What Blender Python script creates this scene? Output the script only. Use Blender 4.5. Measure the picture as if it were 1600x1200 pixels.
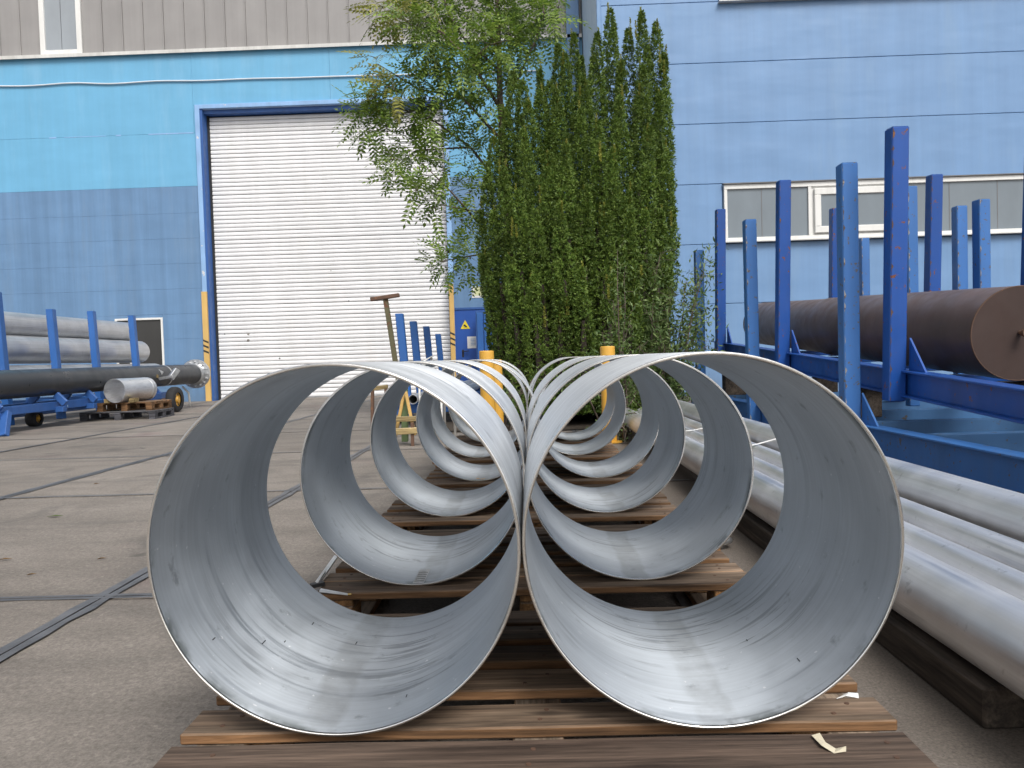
import bpy, bmesh, math, random
import numpy as np
from mathutils import Vector, Matrix, Euler
R_ = math.radians
random.seed(7); rng = np.random.default_rng(11)
for o in list(bpy.data.objects): bpy.data.objects.remove(o)
scene = bpy.context.scene
COL = scene.collection

# ------------------------------------------------------------------ camera
CAM_H = 0.80; FPX = 1200.0
ROLL = 0.030; YAW = math.atan(25.2 / FPX); PITCH = math.atan(39.0 / FPX)
fwd = Vector((-math.sin(YAW) * math.cos(PITCH), math.cos(YAW) * math.cos(PITCH), -math.sin(PITCH)))
r0 = Vector((math.cos(YAW), math.sin(YAW), 0)); u0 = r0.cross(fwd)
cr = r0 * math.cos(ROLL) - u0 * math.sin(ROLL); cu = u0 * math.cos(ROLL) + r0 * math.sin(ROLL)
cam_d = bpy.data.cameras.new('camera'); cam = bpy.data.objects.new('camera', cam_d); COL.objects.link(cam)
cam_d.sensor_width = 36; cam_d.lens = 36 * FPX / 1600; cam_d.clip_start = 0.02; cam_d.clip_end = 2000
m3 = Matrix((cr, cu, -fwd)).transposed()
cam.matrix_world = Matrix.Translation((0, 0, CAM_H)) @ m3.to_4x4()
scene.camera = cam
CP = Vector((0, 0, CAM_H))
def at(u, v, Y):
    d = fwd + cr * ((u - 800) / FPX) - cu * ((v - 600) / FPX)
    return CP + d * (Y / d.y)

# ------------------------------------------------------------------ light
SUN_EL = R_(49); SUN_AZ = math.atan2(0.36, -0.85)
w = bpy.data.worlds.new('World'); scene.world = w; w.use_nodes = True
wn = w.node_tree; wn.nodes.clear()
sky = wn.nodes.new('ShaderNodeTexSky'); sky.sky_type = 'NISHITA'; sky.sun_disc = False
sky.sun_elevation = SUN_EL; sky.sun_rotation = SUN_AZ; sky.air_density = 1.0; sky.dust_density = 4.0; sky.ozone_density = 1.0
hs = wn.nodes.new('ShaderNodeHueSaturation'); hs.inputs['Saturation'].default_value = 0.30
bg = wn.nodes.new('ShaderNodeBackground'); bg.inputs['Strength'].default_value = 0.128
wo = wn.nodes.new('ShaderNodeOutputWorld')
wn.links.new(sky.outputs[0], hs.inputs['Color']); wn.links.new(hs.outputs[0], bg.inputs[0]); wn.links.new(bg.outputs[0], wo.inputs[0])
sd = bpy.data.lights.new('sun', 'SUN'); sun = bpy.data.objects.new('sun', sd); COL.objects.link(sun)
sd.energy = 1.6; sd.angle = R_(24); sd.color = (1.0, 0.96, 0.9)
sv = Vector((math.sin(SUN_AZ) * math.cos(SUN_EL), math.cos(SUN_AZ) * math.cos(SUN_EL), math.sin(SUN_EL)))
sun.rotation_euler = sv.to_track_quat('Z', 'Y').to_euler(); sun.location = sv * 30
vs = scene.view_settings; vs.view_transform = 'Standard'; vs.look = 'None'; vs.gamma = 1; vs.exposure = 0.42
vs.use_curve_mapping = False
scene.cycles.max_bounces = 6; scene.cycles.diffuse_bounces = 3; scene.cycles.glossy_bounces = 4; scene.cycles.transmission_bounces = 2

# ------------------------------------------------------------------ materials
class G:
    def __init__(s, name, rough=0.6, metal=0.0, spec=0.5):
        s.m = bpy.data.materials.new(name); s.m.use_nodes = True
        s.t = s.m.node_tree; s.b = s.t.nodes['Principled BSDF']
        s.b.inputs['Roughness'].default_value = rough; s.b.inputs['Metallic'].default_value = metal
        s.b.inputs['Specular IOR Level'].default_value = spec
    def n(s, ty, **kw):
        x = s.t.nodes.new(ty)
        for k, v in kw.items(): setattr(x, k, v)
        return x
    def put(s, sock, v):
        if isinstance(v, bpy.types.NodeSocket): s.t.links.new(v, sock)
        elif v is not None:
            if isinstance(v, tuple) and len(v) == 3 and sock.type == 'RGBA': v = (*v, 1)
            sock.default_value = v
    def obj(s): return s.n('ShaderNodeTexCoord').outputs['Object']
    def pos(s): return s.n('ShaderNodeNewGeometry').outputs['Position']
    def nrm(s): return s.n('ShaderNodeNewGeometry').outputs['Normal']
    def island(s): return s.n('ShaderNodeNewGeometry').outputs['Random Per Island']
    def rnd(s): return s.n('ShaderNodeObjectInfo').outputs['Random']
    def mapv(s, vec, scale=(1, 1, 1), loc=(0, 0, 0)):
        x = s.n('ShaderNodeMapping'); s.put(x.inputs['Vector'], vec)
        x.inputs['Scale'].default_value = scale; s.put(x.inputs['Location'], loc); return x.outputs[0]
    def rvec(s, vec, k=37.0):
        a = s.n('ShaderNodeVectorMath', operation='ADD'); s.put(a.inputs[0], vec)
        b = s.n('ShaderNodeVectorMath', operation='SCALE'); c = s.n('ShaderNodeCombineXYZ')
        r = s.rnd(); s.put(c.inputs[0], r); s.put(c.inputs[1], r); s.put(c.inputs[2], r)
        s.put(b.inputs[0], c.outputs[0]); b.inputs['Scale'].default_value = k
        s.put(a.inputs[1], b.outputs[0]); return a.outputs[0]
    def noise(s, vec, scale=5, detail=4, rough=0.55, dist=0.0):
        x = s.n('ShaderNodeTexNoise'); s.put(x.inputs['Vector'], vec)
        x.inputs['Scale'].default_value = scale; x.inputs['Detail'].default_value = detail
        x.inputs['Roughness'].default_value = rough; x.inputs['Distortion'].default_value = dist
        return x.outputs['Fac']
    def rng(s, v, a, b, c=0.0, d=1.0, smooth=False):
        x = s.n('ShaderNodeMapRange'); x.clamp = True
        if smooth: x.interpolation_type = 'SMOOTHSTEP'
        s.put(x.inputs['Value'], v); x.inputs['From Min'].default_value = a; x.inputs['From Max'].default_value = b
        x.inputs['To Min'].default_value = c; x.inputs['To Max'].default_value = d; return x.outputs[0]
    def math(s, op, a, b=None, c=None):
        x = s.n('ShaderNodeMath', operation=op); s.put(x.inputs[0], a)
        if b is not None: s.put(x.inputs[1], b)
        if c is not None: s.put(x.inputs[2], c)
        return x.outputs[0]
    def mix(s, a, b, f, mode='MIX'):
        x = s.n('ShaderNodeMix', data_type='RGBA', blend_type=mode)
        s.put(x.inputs[0], f); s.put(x.inputs[6], a); s.put(x.inputs[7], b); return x.outputs[2]
    def scale(s, col, f):
        c = s.n('ShaderNodeCombineXYZ')
        for i in range(3): s.put(c.inputs[i], f)
        return s.mix(col, c.outputs[0], 1.0, 'MULTIPLY')
    def sep(s, v):
        x = s.n('ShaderNodeSeparateXYZ'); s.put(x.inputs[0], v); return x.outputs
    def bump(s, h, strength=0.2, dist=0.01):
        x = s.n('ShaderNodeBump'); x.inputs['Strength'].default_value = strength; x.inputs['Distance'].default_value = dist
        s.put(x.inputs['Height'], h); s.put(s.b.inputs['Normal'], x.outputs[0])
    def col(s, v): s.put(s.b.inputs['Base Color'], v); return s
    def rough(s, v): s.put(s.b.inputs['Roughness'], v); return s
M = {}

def paint(name, col, rough=0.45, var=0.12, streak=0.12, chip=None, chip_at=0.66, chip_scale=14, dirt=None, metal=0.0, usepos=False, bumpy=0.05, buckle=0, rndtint=0):
    g = G(name, rough, metal); v = g.pos() if usepos else g.rvec(g.obj())
    f = g.rng(g.noise(v, 1.3, 5), 0.25, 0.75, 1 - var, 1 + var)
    c = g.scale(col, f)
    if streak:
        st = g.noise(g.mapv(v, (5.0, 5.0, 0.18)), 1.0, 5, 0.65)
        c = g.scale(c, g.rng(st, 0.3, 0.7, 1 - streak, 1 + streak))
    if dirt:
        d = g.noise(g.mapv(v, (2.2, 2.2, 0.35)), 1.0, 6, 0.7)
        c = g.mix(c, dirt, g.rng(d, 0.52, 0.75, 0, 0.45))
    if chip:
        k = g.noise(v, chip_scale, 5, 0.6)
        c = g.mix(c, chip, g.rng(k, chip_at, chip_at + 0.03))
    fine = g.noise(v, 90, 3)
    g.rough(g.rng(g.noise(v, 6, 4), 0.3, 0.7, rough - 0.1, rough + 0.12))
    if rndtint: c = g.scale(c, g.rng(g.rnd(), 0, 1, 1 - rndtint, 1 + rndtint * 0.5))
    if buckle:
        low = g.noise(g.mapv(v, (0.9, 0.9, 2.2)), 1.0, 2, 0.4); g.bump(g.math('MULTIPLY_ADD', fine, 0.02, low), 0.35, 0.05)
        bz = g.sep(v)[2]; gm = g.noise(g.mapv(v, (2.5, 2.5, 1.2)), 1.0, 5, 0.7)
        c = g.mix(c, (0.10, 0.13, 0.17), g.math('MULTIPLY', g.rng(bz, 0.9, 0.0), g.rng(gm, 0.35, 0.65, 0.1, 0.55)))
    else: g.bump(fine, bumpy, 0.004)
    g.col(c); M[name] = g.m; return g.m

paint('wall_lower', (0.125, 0.235, 0.400), 0.5, 0.07, 0.14, dirt=(0.18, 0.26, 0.36), usepos=True, buckle=1)
paint('wall_upper', (0.145, 0.395, 0.610), 0.42, 0.05, 0.05, dirt=(0.25, 0.47, 0.65), usepos=True, buckle=1)
paint('wall_right', (0.155, 0.282, 0.490), 0.40, 0.05, 0.06, dirt=(0.21, 0.33, 0.49), usepos=True, buckle=1)
paint('wall_side', (0.42, 0.52, 0.60), 0.5, 0.05, 0.05, usepos=True)
paint('cladding', (0.285, 0.275, 0.27), 0.45, 0.08, 0.06, usepos=True)
paint('seam_dark', (0.11, 0.20, 0.34), 0.7, 0.1, 0.0)
paint('clad_back', (0.17, 0.17, 0.175), 0.7, 0.1, 0.0)
paint('white_frame', (0.74, 0.74, 0.72), 0.4, 0.05, 0.06, dirt=(0.5, 0.48, 0.44))
paint('ledge_white', (0.60, 0.60, 0.58), 0.5, 0.1, 0.1, dirt=(0.35, 0.33, 0.3))
paint('shutter_white', (0.76, 0.76, 0.77), 0.42, 0.03, 0.04, dirt=(0.66, 0.65, 0.63), usepos=True, rndtint=0.05)
paint('frame_blue', (0.030, 0.100, 0.31), 0.45, 0.12, 0.15, chip=(0.35, 0.5, 0.68), chip_at=0.7)
paint('frame_light', (0.25, 0.42, 0.68), 0.5, 0.15, 0.1, chip=(0.6, 0.6, 0.6), chip_at=0.66, chip_scale=7)
paint('door_blue', (0.018, 0.085, 0.36), 0.4, 0.06, 0.05)
paint('post_dark', (0.011, 0.070, 0.30), 0.38, 0.12, 0.12, chip=(0.16, 0.06, 0.035), chip_at=0.64, chip_scale=22, dirt=(0.022, 0.05, 0.14))
paint('post_light', (0.038, 0.145, 0.40), 0.45, 0.14, 0.10, chip=(0.10, 0.09, 0.08), chip_at=0.625, chip_scale=26, dirt=(0.07, 0.13, 0.24))
paint('rack_old', (0.025, 0.070, 0.145), 0.85, 0.3, 0.12, dirt=(0.02, 0.028, 0.035))
paint('rack_mid', (0.038, 0.120, 0.27), 0.6, 0.25, 0.12, dirt=(0.035, 0.06, 0.09), chip=(0.07, 0.06, 0.05), chip_at=0.62, chip_scale=12)
paint('post_far', (0.026, 0.115, 0.36), 0.45, 0.12, 0.1)
paint('yellow', (0.62, 0.34, 0.05), 0.45, 0.1, 0.08, chip=(0.16, 0.09, 0.03), chip_at=0.70, chip_scale=11)
paint('yellow_guard', (0.60, 0.39, 0.13), 0.55, 0.1, 0.1, dirt=(0.4, 0.28, 0.12))
paint('black_paint', (0.025, 0.025, 0.027), 0.5, 0.15, 0.0)
paint('rubber', (0.022, 0.022, 0.024), 0.8, 0.2, 0.0)
paint('dark_gap', (0.02, 0.022, 0.025), 0.8, 0.1, 0.0)
paint('rust', (0.10, 0.055, 0.035), 0.75, 0.3, 0.2, chip=(0.2, 0.09, 0.04), chip_at=0.6)
paint('rust_green', (0.12, 0.11, 0.06), 0.8, 0.35, 0.2, chip=(0.13, 0.06, 0.035), chip_at=0.55)
paint('green_paint', (0.13, 0.19, 0.085), 0.6, 0.2, 0.1, chip=(0.1, 0.06, 0.04), chip_at=0.62)
paint('black_pipe', (0.032, 0.036, 0.042), 0.36, 0.2, 0.0, dirt=(0.075, 0.075, 0.078))
paint('brown_pipe', (0.105, 0.064, 0.050), 0.40, 0.22, 0.15, dirt=(0.125, 0.085, 0.068), chip=(0.12, 0.072, 0.052), chip_at=0.72, chip_scale=4)
paint('brown_cap', (0.044, 0.025, 0.020), 0.72, 0.15, 0.1)
paint('paper', (0.72, 0.72, 0.70), 0.7, 0.03, 0.0)
paint('sign_yellow', (0.75, 0.60, 0.03), 0.5, 0.05, 0.0)
paint('sign_pale', (0.62, 0.64, 0.36), 0.6, 0.1, 0.0)
paint('print_blue', (0.2, 0.32, 0.5), 0.6, 0.1, 0.0)
paint('ink', (0.03, 0.03, 0.035), 0.6, 0.1, 0.0)
paint('strap_white', (0.78, 0.78, 0.76), 0.5, 0.03, 0.0)
paint('tape', (0.62, 0.56, 0.42), 0.5, 0.12, 0.0, dirt=(0.7, 0.68, 0.62))
paint('soil', (0.05, 0.038, 0.026), 0.95, 0.4, 0.0, bumpy=0.6)
paint('worn_grey', (0.26, 0.25, 0.23), 0.7, 0.5, 0.0, chip=(0.09, 0.06, 0.04), chip_at=0.5, chip_scale=25)
paint('cable', (0.62, 0.66, 0.70), 0.5, 0.05, 0.0)
paint('brass', (0.7, 0.5, 0.2), 0.3, 0.05, 0.0, metal=1.0)
paint('downpipe_dark', (0.03, 0.045, 0.055), 0.45, 0.1, 0.1)

def glass(name, col, rough):
    g = G(name, rough, 0.0, 0.6); v = g.obj()
    c = g.scale(col, g.rng(g.noise(g.mapv(v, (2, 2, 1)), 1.2, 3), 0.3, 0.7, 0.93, 1.07)); g.col(c); M[name] = g.m
glass('glass_grey', (0.17, 0.205, 0.235), 0.10); glass('glass_dark', (0.045, 0.045, 0.045), 0.08); glass('glass_pale', (0.30, 0.33, 0.36), 0.35)

def steel(name, col, rough, axis='y', metal=0.85, streak=0.16, blot=0.15, inner=False, aniso=0.0):
    g = G(name, rough, metal)
    if aniso:
        tn = g.n('ShaderNodeTangent', direction_type='RADIAL', axis='Y'); g.put(g.b.inputs['Tangent'], tn.outputs[0])
        g.b.inputs['Anisotropic'].default_value = aniso; g.b.inputs['Anisotropic Rotation'].default_value = 0.25
    base = g.obj(); v = g.rvec(base)
    # brush lines run round the shell: fast along the axis, slow across
    fast = {'y': (2.0, 130.0, 2.0), 'z': (2, 2, 130), 'len': (60.0, 1.2, 60.0)}[axis]
    mid = {'y': (1.6, 38.0, 1.6), 'z': (2, 2, 40), 'len': (22.0, 0.6, 22.0)}[axis]
    s1 = g.noise(g.mapv(v, fast), 1.0, 4, 0.6); s2 = g.noise(g.mapv(v, mid), 1.0, 4, 0.65, 0.3)
    b1 = g.noise(v, 3.2, 6, 0.6, 0.4); b2 = g.noise(v, 16, 5, 0.65)
    patch = g.rng(g.noise(v, 1.8, 3), 0.45, 0.62)
    c = g.scale(col, g.rng(b1, 0.25, 0.75, 1 - blot, 1 + blot))
    c = g.scale(c, g.rng(s1, 0.3, 0.7, 1 - streak * 0.6, 1 + streak * 0.6))
    sm = g.math('MULTIPLY', g.rng(s2, 0.52, 0.62), patch)
    c = g.mix(c, (col[0] * 0.5, col[1] * 0.52, col[2] * 0.55), g.math('MULTIPLY', sm, 0.42 if inner else 0.4))
    c = g.mix(c, (col[0] * 0.42, col[1] * 0.42, col[2] * 0.42), g.rng(b2, 0.62, 0.72, 0, 0.5))
    # pale scuffs and specks
    sp = g.noise(v, 70, 2, 0.5)
    c = g.mix(c, (0.75, 0.76, 0.78), g.rng(sp, 0.735, 0.76, 0, 0.7))
    ro = g.rng(b1, 0.3, 0.7, rough - 0.06, rough + 0.08)
    ro = g.math('SUBTRACT', ro, g.math('MULTIPLY', sm, 0.10))
    if inner:
        x, y, z = g.sep(base)[0:3]
        r = g.rnd(); off = g.math('MULTIPLY_ADD', r, 0.10, -0.05)
        wob = g.math('MULTIPLY_ADD', g.noise(v, 6, 4), 0.05, -0.025)
        dx = g.math('ABSOLUTE', g.math('ADD', g.math('SUBTRACT', x, off), wob))
        low = g.rng(z, 0.10, 0.02)
        band = g.math('MULTIPLY', g.rng(dx, 0.040, 0.028), low)
        c = g.mix(c, (col[0] * 0.62, col[1] * 0.60, col[2] * 0.57), g.math('MULTIPLY', g.math('MULTIPLY', band, g.rng(g.noise(v, 5, 5, 0.7), 0.36, 0.6)), 0.5))
        # dried water runs collecting near the bottom
        wet = g.noise(g.mapv(v, (3.0, 46.0, 3.0)), 1.0, 5, 0.6, 0.6)
        wm = g.math('MULTIPLY', g.rng(wet, 0.55, 0.58), g.rng(z, 0.22, 0.05))
        wm = g.math('MULTIPLY', wm, g.rng(g.noise(v, 4.0, 2), 0.47, 0.56))
        c = g.mix(c, (col[0] * 0.5, col[1] * 0.5, col[2] * 0.5), g.math('MULTIPLY', wm, 0.6))
        # dirty edge near the mouth
        em = g.math('MULTIPLY', g.rng(y, 0.035, 0.005), g.rng(g.noise(v, 9, 4), 0.5, 0.6))
        c = g.mix(c, (0.10, 0.115, 0.11), g.math('MULTIPLY', em, 0.75))
    g.rough(ro); g.col(c)
    h = g.math('MULTIPLY_ADD', s1, 0.6, g.math('MULTIPLY', b2, 0.4)); g.bump(h, 0.10, 0.0015)
    M[name] = g.m
steel('ring_inner', (0.500, 0.540, 0.582), 0.60, 'y', 1.0, 0.09, 0.12, inner=True, aniso=0.68)
steel('ring_outer', (0.64, 0.665, 0.69), 0.48, 'y', 0.95, 0.30, 0.14, aniso=0.7)
steel('pipe_steel', (0.78, 0.785, 0.80), 0.46, 'len', 0.9, 0.16, 0.12)
steel('pipe_steel_grey', (0.55, 0.56, 0.575), 0.46, 'len', 0.8, 0.18, 0.16)
g = G('rim_bright', 0.24, 1.0); v = g.rvec(g.obj())
zz = g.sep(g.obj())[2]
c = g.scale((0.86, 0.84, 0.80), g.rng(g.noise(v, 14, 5), 0.3, 0.7, 0.85, 1.08))
g.col(c); g.bump(g.noise(v, 120, 3), 0.2, 0.001); M['rim_bright'] = g.m
g = G('galv', 0.35, 0.9); g.col(g.scale((0.62, 0.63, 0.64), g.rng(g.noise(g.rvec(g.obj()), 18, 4), 0.3, 0.7, 0.8, 1.15))); M['galv'] = g.m

def wood(name, top, top2, side, L='x', rough=0.8):
    g = G(name, rough, 0, 0.3); v = g.rvec(g.obj(), 53.0)
    sc = (1.6, 30, 30) if L == 'x' else (30, 1.6, 30)
    sc2 = (0.9, 9, 9) if L == 'x' else (9, 0.9, 9)
    gr = g.noise(g.mapv(v, sc), 1.0, 6, 0.7, 0.4); gr2 = g.noise(g.mapv(v, sc2), 1.0, 5, 0.6, 0.8)
    fine = g.noise(g.mapv(v, tuple(q * 4 for q in sc)), 1.0, 3, 0.6)
    c = g.mix(top, top2, g.rng(gr2, 0.3, 0.7)); c = g.scale(c, g.rng(gr, 0.34, 0.66, 0.38, 1.55))
    s = g.scale(side, g.rng(gr, 0.35, 0.65, 0.42, 1.4)); s = g.scale(s, g.rng(gr2, 0.3, 0.7, 0.75, 1.2))
    nz = g.math('ABSOLUTE', g.sep(g.nrm())[2])
    c = g.mix(s, c, g.rng(nz, 0.55, 0.8))
    c = g.scale(c, g.rng(g.rnd(), 0, 1, 0.72, 1.25))
    c = g.scale(c, g.rng(fine, 0.35, 0.65, 0.72, 1.25))
    # knots and stains
    k = g.noise(g.mapv(v, (4, 11, 11) if L == 'x' else (11, 4, 11)), 1.0, 2)
    c = g.mix(c, (0.035, 0.024, 0.018), g.rng(k, 0.68, 0.76, 0, 0.75))
    g.col(c); g.bump(g.math('ADD', gr, g.math('MULTIPLY', fine, 0.5)), 0.55, 0.004); M[name] = g.m
wood('wood_deck', (0.120, 0.078, 0.052), (0.215, 0.160, 0.114), (0.195, 0.105, 0.050))
wood('wood_front', (0.066, 0.045, 0.034), (0.125, 0.090, 0.068), (0.20, 0.10, 0.045))
wood('wood_y', (0.16, 0.115, 0.08), (0.22, 0.18, 0.14), (0.26, 0.14, 0.06), 'y')
wood('wood_dark', (0.060, 0.048, 0.04), (0.095, 0.075, 0.06), (0.07, 0.055, 0.043), 'y')
wood('wood_pale', (0.34, 0.27, 0.15), (0.42, 0.36, 0.22), (0.36, 0.27, 0.13))
wood('wood_grey', (0.12, 0.12, 0.125), (0.17, 0.17, 0.17), (0.10, 0.10, 0.115))

g = G('slab', 0.85, 0, 0.35); v = g.pos()
big = g.noise(v, 0.55, 6, 0.65); midn = g.noise(g.mapv(v, (1.6, 4.0, 1)), 1.0, 6, 0.7); fin = g.noise(v, 150, 4, 0.7); agg = g.noise(v, 60, 3, 0.6)
c = g.mix((0.190, 0.168, 0.147), (0.270, 0.242, 0.214), g.rng(big, 0.3, 0.7))
c = g.scale(c, g.rng(midn, 0.3, 0.7, 0.80, 1.14)); c = g.scale(c, g.rng(fin, 0.3, 0.7, 0.72, 1.26)); c = g.scale(c, g.rng(agg, 0.35, 0.7, 0.86, 1.16))
c = g.scale(c, g.rng(g.rnd(), 0, 1, 0.92, 1.08))
st = g.noise(v, 1.1, 5, 0.6, 1.0); c = g.mix(c, (0.085, 0.08, 0.075), g.rng(st, 0.53, 0.70, 0, 0.6))
ty = g.noise(g.mapv(v, (0.35, 3.2, 1.0), (0.3, 0.7, 0)), 1.0, 5, 0.6, 0.5); c = g.mix(c, (0.10, 0.095, 0.09), g.rng(ty, 0.56, 0.68, 0, 0.4))
oil = g.noise(v, 2.6, 3, 0.5, 0.4); c = g.mix(c, (0.05, 0.047, 0.045), g.rng(oil, 0.69, 0.75, 0, 0.55))
fl = g.noise(g.mapv(v, (5, 16, 5)), 1.0, 4, 0.7); c = g.mix(c, (0.55, 0.54, 0.52), g.rng(fl, 0.735, 0.76, 0, 0.75))
pk = g.noise(v, 24, 2, 0.5); c = g.mix(c, (0.32, 0.29, 0.25), g.rng(pk, 0.70, 0.73, 0, 0.6))
rd = g.noise(v, 0.9, 3); c = g.mix(c, (0.22, 0.145, 0.145), g.rng(rd, 0.60, 0.72, 0, 0.35))
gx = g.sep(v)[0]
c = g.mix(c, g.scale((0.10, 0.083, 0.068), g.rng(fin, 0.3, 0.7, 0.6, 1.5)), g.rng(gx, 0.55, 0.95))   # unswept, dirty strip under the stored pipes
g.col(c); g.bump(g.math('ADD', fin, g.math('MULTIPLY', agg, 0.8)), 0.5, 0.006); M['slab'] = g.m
g = G('tar', 0.55, 0, 0.5); v = g.pos()
c = g.scale((0.105, 0.107, 0.114), g.rng(g.noise(v, 8, 5), 0.3, 0.7, 0.7, 1.3)); g.col(c); g.bump(g.noise(v, 80, 3), 0.3, 0.004); M['tar'] = g.m
g = G('joint_dark', 0.9); g.col((0.010, 0.010, 0.011)); M['joint_dark'] = g.m

def leafmat(name, a, b, tr=0.25, rough=0.5):
    g = G(name, rough, 0, 0.35)
    i = g.island(); c = g.mix(a, b, i)
    big = g.noise(g.obj(), 2.2, 4); c = g.scale(c, g.rng(big, 0.3, 0.7, 0.75, 1.25))
    g.col(c)
    t = g.n('ShaderNodeBsdfTranslucent'); g.put(t.inputs[0], g.mix(c, (0.9, 1.0, 0.25), 0.35, 'MULTIPLY'))
    mx = g.n('ShaderNodeMixShader'); mx.inputs[0].default_value = tr
    out = g.t.nodes['Material Output']
    g.t.links.new(g.b.outputs[0], mx.inputs[1]); g.t.links.new(t.outputs[0], mx.inputs[2]); g.t.links.new(mx.outputs[0], out.inputs[0])
    M[name] = g.m
leafmat('yew_leaf', (0.056, 0.115, 0.019), (0.165, 0.235, 0.040), 0.13, 0.55)
leafmat('yew_shoot', (0.20, 0.23, 0.035), (0.30, 0.29, 0.06), 0.25)
leafmat('rowan_leaf', (0.095, 0.180, 0.028), (0.260, 0.350, 0.070), 0.32, 0.42)
leafmat('rowan_leaf_bronze', (0.18, 0.20, 0.045), (0.31, 0.30, 0.075), 0.28, 0.45)
leafmat('shrub_leaf', (0.060, 0.115, 0.035), (0.19, 0.26, 0.09), 0.25)
leafmat('dead_leaf', (0.14, 0.07, 0.03), (0.25, 0.15, 0.05), 0.1)
g = G('bark', 0.9); v = g.obj(); n1 = g.noise(g.mapv(v, (18, 18, 3)), 1, 5, 0.7)
g.col(g.mix((0.06, 0.045, 0.035), (0.19, 0.15, 0.12), g.rng(n1, 0.3, 0.7))); g.bump(n1, 0.8, 0.02); M['bark'] = g.m
g = G('bark_dark_core', 0.95); g.col((0.035, 0.026, 0.02)); M['bark_dark_core'] = g.m

# ------------------------------------------------------------------ mesh helpers
ORG = {}
def org(o): return ORG.get(o.name, Vector((0, 0, 0)))
class MB:
    def __init__(s): s.v = []; s.f = []; s.sm = []; s.mi = []
    def add(s, vs, fs, smooth=False, mi=0):
        b = len(s.v); s.v += [tuple(x) for x in vs]
        for f in fs:
            s.f.append(tuple(b + i for i in f)); s.sm.append(smooth); s.mi.append(mi)
        return s
    def hexa(s, p, mi=0):
        return s.add(p, [(0, 3, 2, 1), (4, 5, 6, 7), (0, 1, 5, 4), (1, 2, 6, 5), (2, 3, 7, 6), (3, 0, 4, 7)], False, mi)
    def box(s, x0, x1, y0, y1, z0, z1, mi=0):
        return s.hexa([(x0, y0, z0), (x1, y0, z0), (x1, y1, z0), (x0, y1, z0), (x0, y0, z1), (x1, y0, z1), (x1, y1, z1), (x0, y1, z1)], mi)
    def bar(s, p0, p1, w, h, up=(0, 0, 1), mi=0):
        p0 = Vector(p0); p1 = Vector(p1); d = (p1 - p0).normalized(); up = Vector(up)
        a = d.cross(up)
        if a.length < 1e-4: a = d.cross(Vector((0, 1, 0)))
        a.normalize(); b = a.cross(d).normalized(); a *= w / 2; b *= h / 2
        q = [p0 - a - b, p0 + a - b, p1 + a - b, p1 - a - b, p0 - a + b, p0 + a + b, p1 + a + b, p1 - a + b]
        return s.hexa(q, mi)
    def cyl(s, p0, p1, r0, r1=None, seg=20, caps=True, mi=0, phase=0.0):
        r1 = r0 if r1 is None else r1
        p0 = Vector(p0); p1 = Vector(p1); d = (p1 - p0).normalized()
        a = d.cross(Vector((0, 0, 1)))
        if a.length < 1e-3: a = d.cross(Vector((0, 1, 0)))
        a.normalize(); b = a.cross(d)
        vs = []
        for p, r in ((p0, r0), (p1, r1)):
            for i in range(seg):
                t = 2 * math.pi * i / seg + phase; vs.append(p + a * (math.cos(t) * r) + b * (math.sin(t) * r))
        s.add(vs, [(i, (i + 1) % seg, seg + (i + 1) % seg, seg + i) for i in range(seg)], seg > 6, mi)
        if caps:
            s.add(vs[:seg], [tuple(reversed(range(seg)))], False, mi); s.add(vs[seg:], [tuple(range(seg))], False, mi)
        return s
    def tube(s, pts, rad, seg=8, mi=0):
        pts = [Vector(p) for p in pts]; n = len(pts)
        rs = rad if isinstance(rad, (list, tuple)) else [rad] * n
        vs = []; ref = None
        for i, p in enumerate(pts):
            d = (pts[min(i + 1, n - 1)] - pts[max(i - 1, 0)]).normalized()
            if ref is None:
                ref = d.cross(Vector((0, 0, 1)))
                if ref.length < 0.1: ref = d.cross(Vector((0, 1, 0)))
            a = (ref - d * ref.dot(d)).normalized(); ref = a; b = d.cross(a)
            for k in range(seg):
                t = 2 * math.pi * k / seg; vs.append(p + a * (math.cos(t) * rs[i]) + b * (math.sin(t) * rs[i]))
        fs = [(i * seg + k, i * seg + (k + 1) % seg, (i + 1) * seg + (k + 1) % seg, (i + 1) * seg + k) for i in range(n - 1) for k in range(seg)]
        s.add(vs, fs, True, mi)
        b0 = len(s.v) - len(vs)
        s.f.append(tuple(b0 + k for k in reversed(range(seg)))); s.sm.append(False); s.mi.append(mi)
        s.f.append(tuple(b0 + (n - 1) * seg + k for k in range(seg))); s.sm.append(False); s.mi.append(mi)
        return s
    def pipe(s, p0, p1, ro, ri, seg=48, mi=(0, 0, 0)):
        """hollow pipe along p0-p1: outer, inner, end rings"""
        p0 = Vector(p0); p1 = Vector(p1); d = (p1 - p0).normalized(); a = d.cross(Vector((0, 0, 1))).normalized(); b = a.cross(d)
        vs = []
        for p in (p0, p1):
            for r in (ro, ri):
                for i in range(seg):
                    t = 2 * math.pi * i / seg; vs.append(p + a * (math.cos(t) * r) + b * (math.sin(t) * r))
        j = lambda k, i: k * seg + i % seg
        s.add(vs, [], False); s.add(vs, [], False); n = len(s.v) - 2 * len(vs)
        for i in range(seg):
            for q, sm, m in (((j(0, i), j(0, i + 1), j(2, i + 1), j(2, i)), True, mi[0]), ((j(1, i + 1), j(1, i), j(3, i), j(3, i + 1)), True, mi[1]),
                             ((j(0, i + 1), j(0, i), j(1, i), j(1, i + 1)), False, mi[2]), ((j(2, i), j(2, i + 1), j(3, i + 1), j(3, i)), False, mi[2])):
                s.f.append(tuple(n + x + (0 if sm else 4 * seg) for x in q)); s.sm.append(sm); s.mi.append(m)
        return s
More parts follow.
